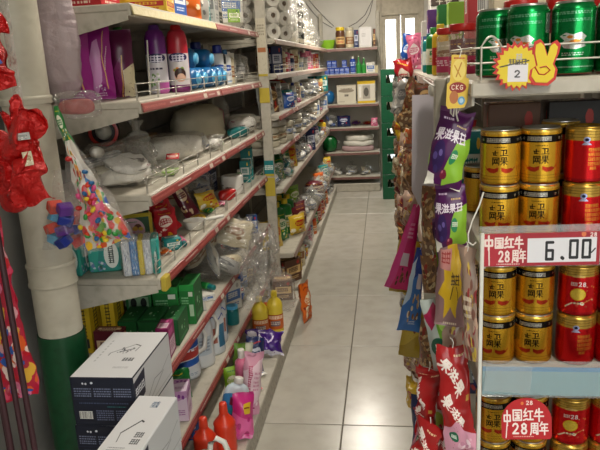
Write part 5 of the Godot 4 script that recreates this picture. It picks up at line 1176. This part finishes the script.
	# top of the aisle-side rack
	var jr := func(label, p, r, h, tone):
		var b := thing("jar", label, "jar", p)
		part(b, "glass", mlathe([[r * .84, h * .86], [r, h * .78], [r, h * .05], [r * .92, 0], [0, 0]], "", 22), M.jar_glass)
		part(b, "filling", mlathe([[0, h * .74], [r * .9, h * .72], [r * .93, h * .05], [0, .004]], tone, 20), M.bottle_print)
		part(b, "lid", mlathe([[0, h], [r * .9, h], [r * .99, h * .985], [r * .99, h * .88], [r * .86, h * .87]], "", 24), M.red_plastic)
		part(b, "paper_label", mlathe([[r * 1.012, h * .42], [r * 1.012, h * .1]], "jar_label", 22), M.card)
	jr.call("big glass jar of red chilli with a red lid", at("D", 0, 6.99 - 1.62 + .0, .052), .033, .128, "bag_maroon")
	jr.call("glass jar of yellow pickle behind the chilli jar", at("D", 0, 6.99 - 1.86, .04), .031, .13, "bag_cream")
	jr.call("second chilli jar in the shade beside the beer cans", at("D", 0, 6.99 - 1.56, .13), .033, .118, "bag_maroon")
	bottle("slim yellow sauce bottle at the edge of the jar shelf", at("D", 0, 6.99 - 2.05, .035), "tall", .15, .025, "sleeve_yellow", M.yellow_plastic)
	bottle("slim green sauce bottle at the edge of the jar shelf", at("D", 0, 6.99 - 2.25, .03), "tall", .15, .025, "sleeve_green", M.green_plastic)
	bottle("slim teal sauce bottle at the edge of the jar shelf", at("D", 0, 6.99 - 2.5, .035), "tall", .14, .028, "sleeve_teal", M.teal_plastic)
	carton("red carton with a white bar code, on the jar shelf", at("D", 0, 6.99 - 1.84, .14), Vector3(.11, .24, .09), ["red_box_code"])
	carton("red carton base under the bar-code one, by the jars", at("D", 0, 6.99 - 1.74, .16), Vector3(.1, .12, .07), ["carton_red"])
	var lb := carton("lime green carton with a black ring behind the jars", at("D", 0, 6.99 - 2.2, .12), Vector3(.1, .22, .07), ["carton_lime"])
	part(lb, "black_ring", mtube([Vector3(.05, .12, .04), Vector3(.03, .15, .04), Vector3(.0, .14, .04), Vector3(-.005, .11, .04), Vector3(.01, .085, .04)], .006, 8), M.black)
	carton("dark green carton beside the lime one", at("D", 0, 6.99 - 2.42, .08), Vector3(.05, .23, .07), ["carton_green"])
	carton("purple carton beside the dark green one", at("D", 0, 6.99 - 2.62, .055), Vector3(.045, .23, .07), ["carton_purple"])
	carton("white carton at the end of the green and purple cartons", at("D", 0, 6.99 - 2.8, .04), Vector3(.04, .2, .07), ["carton_white"])
	# toothbrush cards and film bags hung from the top edge
	for q in [["blue and pink hanging card, first of the bunch by the door", .105, -3.2, "bag_blue", -6], ["pink hanging card in the middle of the bunch by the door", .145, -3.1, "bag_pink", 4], ["white hanging card at the back of the bunch by the door", .12, -3.4, "bag_white", 0], ["pale pink hanging card, last of the bunch by the door", .18, -3.25, "bag_pink", 10]]:
		bag(q[0], Vector3(q[1], 1.507, q[2]), Vector3(.06, .16, .03), q[3], Vector3(0, -8, q[4]), {"n": "hanging_card", "c": "card", "crease": .01})
	wrapped("grey crumpled film bag with a red edge beside the green crates", Vector3(.092, 1.31, -2.6), Vector3(.04, .075, .035), [["filling", mlump(.03, .05, .025, "bag_silver", .01, 14.0, 41), M.cloth, Vector3(0, .01, 0)]], Vector3(0, 0, 10), {"m": M.milky_film})
	hung("dark glossy bag hanging between film bags under the jars", Vector3(.085, 1.5, -2.3), Vector3(.05, .14, .04), "bag_black", Vector3(0, -10, 12))
	hung("crumpled grey foil bag hanging under the sauce bottles", Vector3(.088, 1.5, -2.05), Vector3(.065, .12, .04), "bag_silver", Vector3(0, -8, -22), {"crease": .016})
	hung("olive crumpled bag hanging above the lilac sheet", Vector3(.092, 1.5, -1.85), Vector3(.06, .13, .04), "peanut_bag", Vector3(0, -10, -14), {"crease": .014})
	hung("brown bag just above the lilac sheet", Vector3(.098, 1.5, -1.68), Vector3(.045, .09, .03), "bag_brown", Vector3(0, 0, 8), {"crease": .01})
	hung("silver and red bag hanging further along, above the snack strips", Vector3(.078, 1.56, -2.95), Vector3(.08, .16, .05), "bag_red", Vector3(0, -10, 10), {"crease": .014})
	hung("pale patterned bag hanging further along, beside the crates", Vector3(.1, 1.46, -3.2), Vector3(.07, .2, .05), "bag_cream", Vector3(0, -10, -6), {"crease": .014})
	carton("small white price box on the shelf edge under the jars", Vector3(.114, 1.475, -1.5), Vector3(.032, .028, .03), ["plain_white"], Vector3(0, 0, 0), {"b": .006})
	one("display_hook", "white slanting wire arm beside the yellow hang tag", "hook", mtube([Vector3(.02, .012, 0), Vector3(-.012, -.006, 0), Vector3(-.03, .008, -.06)], .0022, 6), M.white_plastic, Vector3(.116, 1.506, -1.42))
	var sg := thing("wall_sign", "dark brown sign with two pale characters on the pillar", "sign", Vector3(.63, 2.075, -7.092))
	part(sg, "board", mbox(.28, .1, .012, ["breakfast_sign"], .002), M.card)

# ---------------------------------------------------------------- corner by the drain pipe
func near_corner() -> void:
	var o := thing("drain_pipe", "thick white plastic drain pipe with a green painted foot", "pipe", Vector3(-1.018, 0, -1.75))
	var r := .067
	part(o, "shaft", mlathe([[r, 2.749], [r, .79]], "", 36), M.pvc)
	part(o, "green_foot", mlathe([[r + .004, .79], [r + .005, .785], [r + .006, .0]], "", 36), M.green_paint)
	for y in [[1.487, 1.512], [.945, 1.018]]:
		var c := [[r + .001, y[1]], [r + .006, y[1] - .003], [r + .006, y[1] - .01], [r + .003, y[1] - .013]]
		if y[1] - y[0] > .05: c.append_array([[r + .003, y[0] + .013], [r + .006, y[0] + .01]])
		c.append_array([[r + .006, y[0] + .003], [r + .001, y[0]]])
		part(o, "collar", mlathe(c, "", 36), M.pvc)
	# appliance cartons
	var lab := ["lowest", "second", "third", "fourth", "topmost"]
	for k in 5:
		carton("white appliance carton with a navy end, %s of the taller stack" % lab[k], Vector3(-.793 + .002 * sin(k * 2.0), .0005 + k * .1502, -1.675), Vector3(.185, .15, .31), ["box_front", "box_front", "box_side", "box_side", "box_top"], Vector3(0, .8 * sin(k * 1.7), 0), {"b": .003, "n": "appliance_carton", "g": "appliance cartons"})
		carton("slim white appliance carton, %s of the stack nearer the aisle" % lab[k], Vector3(-.64, .0005 + k * .1382, -1.385), Vector3(.112, .138, .3), ["box_side", "box_side", "box_side", "box_side", "box_top_small"], Vector3(0, -1 + .5 * sin(k), 0), {"b": .003, "n": "appliance_carton", "g": "appliance cartons"})
	var kt := thing("plastic_jug", "white jug with a thick looped handle beside the orange bottles", "jug", Vector3(-.63, 0, -1.855))
	part(kt, "body", mlathe([[.02, .3], [.035, .29], [.05, .26], [.056, .16], [.058, .02], [.054, 0], [0, 0]], "", 22), M.white_plastic)
	part(kt, "handle", mtube([Vector3(.02, .29, .0), Vector3(.03, .34, .01), Vector3(.055, .365, .015), Vector3(.08, .355, .02), Vector3(.092, .32, .02), Vector3(.085, .25, .015), Vector3(.05, .2, .01)], .0095, 10), M.white_plastic)
	# bags hung on the rack end
	var mv := thing("plastic_bag", "big mauve translucent bag hanging beside the pipe", "bag", Vector3(-.957, 1.495, -1.868), Vector3(0, 20, 0))
	var mp := []
	for k in 26: mp.append([.052 + .004 * sin(k * .5) if k < 22 else .052 * sqrt(1 - pow((k - 21) / 4.2, 2)), .42 * (1 - k / 25.0)])
	part(mv, "film", mlathe(mp, "", 40, 1.12, .7, .01, 9.0, 5, true), M.mauve_film)
	part(mv, "filling", mlathe([[0, .41], [.045, .4], [.05, .2], [.048, .09], [.03, .05], [0, .05]], "", 22, 1.1, .6, .008, 10.0, 6), M.pale_lilac_cloth)
	var rw := wrapped("clear film wrap with a red strip at the foot of the mauve bag", Vector3(-.875, 1.4765, -1.78), Vector3(.065, .04, .03), [["red_strip", mlump(.05, .022, .016, "", .012, 16.0, 71), M.dusty_red, Vector3(-.005, .012, 0)]], Vector3(0, 15, 0), {"neck": false, "amp": .02})
	rw.position.y = 1.44
	var cd := thing("candy_bag", "clear cone bag of bright sweets with printed front, hung from the rack", "bag", Vector3(-.828, 1.475, -1.56), Vector3(0, 8, 14))
	part(cd, "printed_pouch", mpouch(.13, .29, .045, "candy_front", 3, .012, 18, 24, .04, .12), M.film, Vector3(0, -.366, 0))
	part(cd, "green_neck", mpouch(.026, .1, .012, "bag_green", 4, .006, 8, 8, .03, .4), M.film, Vector3(0, -.088, 0))
	part(cd, "film", mpouch(.16, .35, .07, "", 8, .016, 20, 26, .04, .12), M.clear_film, Vector3(0, -.38, 0))
	var rg := RandomNumberGenerator.new()
	rg.seed = 11
	var sweets := [M.red_plastic, M.yellow_plastic, M.green_plastic, M.blue_plastic, M.pink_plastic, M.orange_red]
	var sw := mlump(.0095, .0055, .007, "", .0, 9.0, 1, false, 10, 6, .8)
	for k in 34:
		var v := sqrt(rg.randf())
		part(cd, "sweet", sw, sweets[k % 6], Vector3((rg.randf() - .5) * .112 * (.2 + .8 * v), -.115 - .235 * v, .023 + .007 * rg.randf()), Vector3(rg.randf() * 60, rg.randf() * 90, rg.randf() * 360))
	var bl := thing("toy_bag", "clear bag of toy blocks hanging behind the cone of sweets", "bag", Vector3(-.852, 1.235, -1.625), Vector3(0, 10, -4), "")
	part(bl, "film", mpouch(.18, .23, .075, "", 9, .016, 20, 22, .04, .5), M.clear_film, Vector3(0, -.148, 0))
	var blk := mbox(.04, .028, .034, [""], .003)
	var bm := [M.light_blue_plastic, M.navy_plastic, M.red_plastic, M.green_bottle, M.orange_red, M.purple_plastic, M.navy_plastic, M.teal_plastic]
	for k in 14:
		part(bl, "toy_block", blk, bm[k % 8], Vector3(-.06 + .036 * (k % 4) + .007 * rg.randf(), -.13 + .03 * (k / 4), (.012 if k % 2 else -.014)), Vector3(rg.randf_range(-25, 25), rg.randf_range(-40, 40), rg.randf_range(-30, 30)))
	# red foil goods and long sticks at the very front
	var fp := func(label, p, sz, rot, prints):
		var b := thing("foil_balloon", label, "balloon", p, rot)
		part(b, "red_foil", mpouch(sz.x * 2.2, sz.y * 2.1, sz.z * 2.2, "", int(sz.y * 1000), .034, 22, 30, .05), M.red_foil)
		part(b, "twisted_neck", mpouch(sz.x * .9, sz.y * .6, sz.z * .7, "", 5, .016, 10, 10, .1, .6), M.red_foil, Vector3(0, sz.y * 1.95, 0), Vector3(0, 50, 12))
		for q in prints: part(b, "printed_patch", mbox(q[0], q[1], .002, [q[2]]), M.card, q[3], q[4])
	fp.call("shiny red foil balloon pack with pink and blue cards, upper one", Vector3(-.757, 1.535, -1.2), Vector3(.04, .075, .026), Vector3(0, 20, 8), [[.03, .028, "carton_pink", Vector3(0, .12, .03), Vector3(0, 10, 0)], [.014, .02, "carton_blue", Vector3(.027, .05, .03), Vector3(0, 10, 20)]])
	fp.call("shiny red foil balloon pack with silver print, lower one", Vector3(-.734, 1.325, -1.2), Vector3(.034, .08, .026), Vector3(0, 20, -6), [[.028, .014, "bag_silver", Vector3(.008, .12, .03), Vector3(-10, 15, 8)], [.018, .028, "bag_cream", Vector3(.018, .07, .03), Vector3(0, 20, 10)]])
	lump("red foil balloon hanging behind the lower pack", Vector3(-.79, 1.28, -1.26), Vector3(.035, .09, .03), M.red_foil, Vector3(0, 0, 6), {"n": "foil_balloon", "c": "balloon", "amp": .02})
	one("hanging_strip", "clear plastic strip that the red foil packs hang from", "strip", mbox(.02, 1.37, .001, [""], .0002), M.milky_film, Vector3(-.74, 1.38, -1.245))
	bag("pink and red lollipop bag with a yellow flower mark", Vector3(-.84, .86, -1.2), Vector3(.12, .42, .04), "lollipop_bag", Vector3(0, 20, 3), {"n": "lollipop_bag", "crease": .012, "nu": 16, "nv": 26})
	for q in [[-.755, -1.13, .0065, "beside the grey wall"], [-.772, -1.12, .006, "second from the grey wall"], [-.788, -1.10, .0065, "third from the grey wall"], [-.80, -1.11, .005, "furthest from the grey wall"]]:
		one("broom_stick", "long dark maroon stick standing up, " + q[3], "stick", mtube([Vector3(0, 0, 0), Vector3(-.003, .7, 0), Vector3(-.012, 1.36, -.01)], q[2], 8), M.maroon, Vector3(q[0], 0, q[1]))
	lump("beige woven sack standing in the corner below the lollipop bag", Vector3(-.84, 0, -1.0), Vector3(.06, .39, .05), M.woven, Vector3.ZERO, {"n": "woven_sack", "c": "sack", "amp": .01})

# ---------------------------------------------------------------- far rack beyond the post
func roll_pack(label: String, p: Vector3, nx: int, ny: int, rot: float) -> void:
	var o := thing("toilet_roll_pack", label, "toilet paper", p, Vector3(0, rot, 0))
	var r := .05
	for i in nx:
		for j in ny:
			var c := part(o, "paper_roll", mlathe([[.017, .1], [r * .96, .1], [r, .096], [r, .004], [r * .96, 0], [.017, 0], [.017, .1]], "", 20), M.white_cloth, Vector3((i - (nx - 1) * .5) * r * 2.02, r + j * r * 2.0, -.05), Vector3(90, 0, 0))
			part(c, "cardboard_core", mlathe([[.0165, .098], [.0165, .002]], "", 12), M.cardboard)
	part(o, "film", mbox(nx * r * 2.04, ny * r * 2.02, .112, [""], .03), M.clear_film, Vector3(0, 0, 0))

func goods_far_rack() -> void:
	var B := "B"
	roll_pack("clear pack of toilet rolls next to the white post, two high", at(B, 0, .18, .14), 3, 2, 40)
	roll_pack("clear pack of toilet rolls resting on the pack by the post", at(B, 0, .2, .14, .203), 3, 2, 38)
	roll_pack("clear pack of toilet rolls, second along the far rack's top", at(B, 0, .56, .12), 3, 3, 42)
	for q in [["pale blue and clear film bag of tissues, tallest on the far rack's top", .98, .3, .2, ["bag_silver", "bag_white"]], ["white tissue bag with a yellow corner on the far rack's top", 1.42, .27, .2, ["bag_white", "bag_cream"]], ["pinkish white tissue bag past the yellow-cornered one on the far rack", 1.9, .2, .2, ["bag_white", "bag_pink"]], ["limp white bag slumped toward the end of the far rack's top", 2.4, .13, .2, ["bag_white", "bag_cream"]], ["low white bag beside the slumped one on the far rack's top", 2.9, .09, .18, ["bag_white"]], ["small white bag at the back-wall end of the far rack's top", 3.35, .055, .14, ["bag_white"]]]:
		var inner := []
		for k in 5: inner.append(["tissue_pack", mlump(q[3] * .42, q[2] * .26, .1, q[4][k % q[4].size()] if k == 2 else "", .02, 9.0, 60 + k, true, 20, 10), M.cloth if k == 2 else M.white_cloth, Vector3(.05 * sin(k * 2.2), q[2] * .36 * k * .9, .03 * cos(k * 1.7)), Vector3(0, 40 * k, 6 * sin(k))])
		wrapped(q[0], at(B, 0, q[1], .17), Vector3(q[3] * 1.08, q[2], .16), inner, Vector3(0, 60, 0), {"amp": .035, "neck": false})
	one("striped_roll", "black and white striped roll standing among the white bags", "roll", mlathe([[0, .34], [.025, .34], [.025, 0], [0, 0]], "stripes_bw", 16), M.cloth, at(B, 0, 1.66, .035), Vector3.ZERO)
	row(B, 1, "the far rack's second shelf", ["tall pink .1 .1 .17 .06", "box cream .2 .12 .16 .07", "tall black .3 .12 .18 .06", "box navy .46 .09 .18 .1", "box navy .6 .1 .17 .09", "tall cream .74 .08 .18 .07", "jar red .86 .09 .13 .09", "tall pink .98 .08 .17 .07", "jar navy 1.1 .07 .12 .08", "tall red 1.22 .08 .16 .07", "box cream 1.36 .09 .17 .1", "tall lime 1.5 .08 .17 .07", "cup white 1.64 .07 .11 .1", "box purple 1.8 .14 .16 .1", "cup silver 1.96 .07 .11 .1", "tall pink 2.12 .08 .18 .07", "box pink 2.3 .08 .17 .09", "tall white 2.46 .08 .18 .07", "tall pink 2.64 .08 .18 .07", "slim orange 2.84 .08 .14 .07", "box red 3.05 .09 .15 .1", "tall white 3.3 .08 .16 .08"])
	row(B, 2, "the far rack's third shelf", ["bag silver .06 .1 .2 .12", "bag brown .2 .09 .19 .12", "bag silver .34 .08 .2 .12", "film black .48 .18 .13 .13", "bag blue .62 .03 .11 .1", "bag teal .74 .06 .12 .1", "bag silver .86 .1 .17 .12", "tall white 1.02 .06 .17 .05", "film pink 1.12 .09 .15 .14", "bag cream 1.28 .07 .16 .12", "tall white 1.44 .05 .15 .05", "lump red 1.52 .28 .2 .2", "film white 1.7 .08 .15 .17", "film silver 1.94 .06 .14 .17", "film white 2.15 .07 .17 .2", "lump white 2.45 .1 .16 .2", "film cream 2.7 .08 .15 .2", "bag yellow 2.95 .05 .14 .14", "box teal 3.2 .08 .17 .16", "bag blue 3.45 .06 .13 .14"], {"sx": 1.18, "sy": 1.0, "out": -.015})
	row(B, 3, "the far rack's fourth shelf", ["pad cream .12 .14 .15 .17 90", "pad cream .3 .12 .14 .17 90", "pad white .5 .1 .12 .17 90", "flat blue .62 .04 .03 .1", "film white .78 .1 .11 .18", "pad white 1.0 .12 .13 .2 90", "film cream 1.22 .09 .11 .18", "film white 1.46 .08 .11 .2", "flat silver 1.66 .07 .04 .14", "film white 1.9 .08 .12 .22", "pad cream 2.2 .12 .13 .2 90", "box white 2.5 .07 .14 .12", "box black 2.7 .06 .14 .08", "film pink 2.95 .08 .12 .18", "box white 3.25 .08 .14 .16"], {"sx": 1.0, "sy": 1.15, "out": -.015})
	row(B, 4, "the far rack's fifth shelf", ["film green .1 .12 .15 .18", "bag green .3 .1 .16 .14", "film teal .46 .08 .13 .16", "bag green .62 .1 .17 .14", "bag yellow .86 .09 .2 .15", "bag red 1.02 .1 .17 .12", "film white 1.2 .08 .14 .18", "film silver 1.44 .09 .13 .18", "film pink 1.66 .08 .13 .16", "box navy 1.86 .06 .2 .1", "film cream 2.1 .08 .13 .18", "film white 2.35 .07 .13 .18", "bag purple 2.6 .07 .14 .12", "film teal 2.85 .06 .12 .18", "tall yellow 3.1 .05 .17 .09", "film white 3.35 .06 .12 .16"], {"sx": 1.18, "sy": 1.0, "out": -.015})
	row(B, 5, "the far rack's low deep shelf", ["bag yellow .1 .12 .2 .16", "bag green .28 .1 .22 .15", "tall green .42 .14 .26 .09", "tall green .54 .1 .26 .09", "bag yellow .5 .0 .14 .14", "tall green .66 .16 .26 .09", "bag maroon .72 .01 .16 .13", "tall green .8 .12 .24 .09", "bag maroon .92 .04 .15 .13", "film pink 1.1 .05 .13 .16", "tall green 1.02 .2 .24 .09", "film white 1.3 .02 .14 .18", "bag lime 1.45 .16 .18 .14", "film silver 1.6 .0 .15 .2", "lump maroon 1.85 .02 .15 .18", "film white 2.1 .0 .15 .2", "bag orange 2.35 .02 .14 .13", "film cream 2.6 .02 .15 .18", "bag teal 2.85 .02 .14 .14", "film white 3.1 .02 .13 .18", "bag yellow 3.35 .02 .15 .12"], {"sx": 1.18, "sy": 1.0, "out": -.015})
	row(B, -1, "the far rack's plinth", ["box brown .14 .02 .16 .16", "bag yellow .3 -.02 .14 .12", "box cream .46 .02 .16 .14", "bag navy .6 -.02 .1 .1", "cup yellow .72 -.02 .08 .08", "bag brown .8 .06 .16 .14", "film white .98 .0 .13 .16", "bag pink 1.12 -.01 .13 .1", "bag white 1.26 .0 .14 .13", "jar orange 1.4 -.01 .14 .09", "film white 1.55 .02 .13 .14", "bag green 1.7 .0 .13 .12", "bag red 1.84 -.02 .13 .11", "bag orange 1.98 -.01 .15 .12", "bag red 2.12 -.02 .16 .12", "bag orange 2.28 -.01 .17 .13", "bag maroon 2.42 -.01 .16 .12", "bag orange 2.58 -.02 .16 .12", "film pink 2.8 .0 .14 .15", "bag white 3.0 -.01 .15 .12", "film white 3.25 .0 .14 .15"])

# ---------------------------------------------------------------- rack across the end, crates by the door
func goods_back_rack() -> void:
	var C := "C"
	one("plastic_basin", "green plastic basin at the corner of the end rack's top", "basin", mlathe([[.1, .1], [.094, .098], [.07, .008], [0, .006], [0, 0], [.075, 0], [.1, .1]], "", 22), M.lime_plastic, at(C, 0, .09, .12))
	bottle("tall round tin with a yellow and red label on the end rack's top", at(C, 0, .25, .1), "jar", .24, .055, "sleeve_brown", M.yellow_plastic, Vector3.ZERO, {"n": "tin", "c": "tin"})
	bottle("tall pink-brown tin beside the yellow one on the end rack's top", at(C, 0, .36, .12), "jar", .23, .05, "sleeve_cream", M.cream_cloth, Vector3.ZERO, {"n": "tin", "c": "tin"})
	carton("narrow blue carton on the end rack's top", at(C, 0, .44, .1), Vector3(.05, .2, .07), ["carton_navy"])
	carton("tall plain white carton on the end rack's top", at(C, 0, .55, .1), Vector3(.145, .225, .12), ["tower_box"])
	carton("thin brown carton at the door end of the end rack's top", at(C, 0, .65, .1), Vector3(.03, .2, .1), ["carton_brown"])
	var bx := 0
	for q in [[.06, .0], [.12, .0], [.18, .0], [.24, .0], [.3, .0], [.09, 1.0], [.15, 1.0], [.27, 1.0]]:
		carton("small blue carton, %s of the blue block on the end rack" % ORD[bx], at(C, 1, q[0] + .02, .09, q[1] * .0815), Vector3(.056, .08, .06), ["blue_can"], Vector3.ZERO, {"g": "blue cartons on the end rack"})
		bx += 1
	bottle("blue bottle with a white cap among the blue cartons", at(C, 1, .39, .08), "tall", .2, .035, "blue_can", M.white_plastic)
	bottle("green bottle standing beside the blue bottle on the end rack", at(C, 1, .46, .08), "wine", .2, .03, M.green_plastic, M.white_plastic)
	bottle("second green bottle on the end rack, closer to the white tub", at(C, 1, .52, .09), "wine", .18, .03, M.green_plastic, M.white_plastic)
	carton("white carton with blue print at the door end of the end rack", at(C, 1, .6, .09), Vector3(.1, .12, .08), ["carton_white"])
	carton("pale yellow packet beside the white and blue carton", at(C, 1, .67, .07), Vector3(.035, .08, .05), ["plain_cream"])
	lump("blue plastic bundle in the corner of the end rack's middle shelf", at(C, 2, .08, .12), Vector3(.075, .08, .08), M.blue_plastic, Vector3.ZERO, {"n": "goods_bag", "c": "bag"})
	carton("white cookpot carton on the end rack's middle shelf", at(C, 2, .3, .12), Vector3(.23, .22, .14), ["pot_box"], Vector3(0, 4, 0))
	carton("yellow and white kettle carton on the end rack's middle shelf", at(C, 2, .545, .12), Vector3(.21, .26, .14), ["kettle_box"], Vector3(0, -2, 0))
	row(C, 3, "the end rack's fourth shelf", ["film blue .1 .1 .2 .16 0", "bag navy .26 .1 .13 .16 0", "flat purple .4 .24 .05 .12 0", "flat red .54 .24 .04 .12 0", "bag pink .63 .05 .1 .08 0"])
	lump("dark green plastic bundle at the corner of the end rack", at(C, 4, .08, .1), Vector3(.09, .1, .08), M.green_bottle, Vector3.ZERO, {"n": "goods_bag", "c": "bag"})
	var fs := thing("folded_bedding", "pile of folded white and pink bedding on the end rack", "bedding", at(C, 4, .42, .14))
	for k in 3: part(fs, "folded_cloth", mlump(.2 - .012 * k, .034, .12, "", .014, 7.0, 70 + k, false, 26, 10, .35), [M.pink_cloth, M.white_cloth, M.white_cloth][k], Vector3(.01 * k, .064 * k, 0), Vector3(0, 3 * k, 0))
	row(C, 5, "the end rack's lowest shelf", ["film white .14 .14 .11 .16 0", "film silver .34 .14 .13 .16 0", "film cream .52 .14 .11 .14 0", "flat white .3 .06 .03 .07 0", "flat silver .48 .06 .03 .07 0"])
	# beer crates
	for k in 5:
		var o := thing("bottle_crate", "green plastic bottle crate, %s from the floor beside the end rack" % ORD[k], "crate", Vector3(.16, .0005 + k * .292, -7.45), Vector3.ZERO, "green bottle crates")
		var g := G.new()
		var w := .4; var d := .3; var h := .288
		for s in [-1, 1]:
			g.box(Vector3(0, .07, s * (d * .5 - .008)), Vector3(w, .14, .016), .003)
			g.box(Vector3(0, h - .03, s * (d * .5 - .008)), Vector3(w, .06, .016), .003)
			for x in [-1, 0, 1]: g.box(Vector3(x * (w * .5 - .03), h * .5, s * (d * .5 - .008)), Vector3(.06, h, .0162), .003)
			g.box(Vector3(s * (w * .5 - .008), .07, 0), Vector3(.016, .14, d - .034), .003)
			g.box(Vector3(s * (w * .5 - .008), h - .03, 0), Vector3(.016, .06, d - .034), .003)
		g.box(Vector3(0, .006, 0), Vector3(w - .034, .012, d - .034), .002)
		part(o, "crate_body", g.mesh(), M.crate_green)
		for x in [-.12, -.04, .04, .12]:
			part(o, "bottle", mlathe([[.012, .262], [.013, .2], [.03, .14], [.03, .0], [0, 0]], "", 14), M.brown_glass, Vector3(x, .013, .09))
			part(o, "bottle_cap", mlathe([[0, .27], [.014, .27], [.015, .26], [.012, .26]], "", 12), M.steel, Vector3(x, .013, .09))
	for q in [["pair of dark cables drooping to the tins on the end rack", [[-.95, 2.3], [-.86, 2.18], [-.76, 2.06], [-.62, 1.975]], [[-.9, 2.32], [-.8, 2.2], [-.7, 2.09], [-.6, 1.99]]], ["pair of dark cables rising from the white carton toward the door", [[-.42, 1.975], [-.32, 2.02], [-.22, 2.1], [-.13, 2.26]], [[-.3, 1.96], [-.22, 2.02], [-.16, 2.12], [-.12, 2.27]]]]:
		var wr := thing("cable", q[0], "cable", Vector3(0, 0, -8.193))
		for c in [q[1], q[2]]:
			var pts := []
			for v in c: pts.append(Vector3(v[0], v[1], 0))
			part(wr, "cable_run", mtube(pts, .003, 6), M.dark_grey)
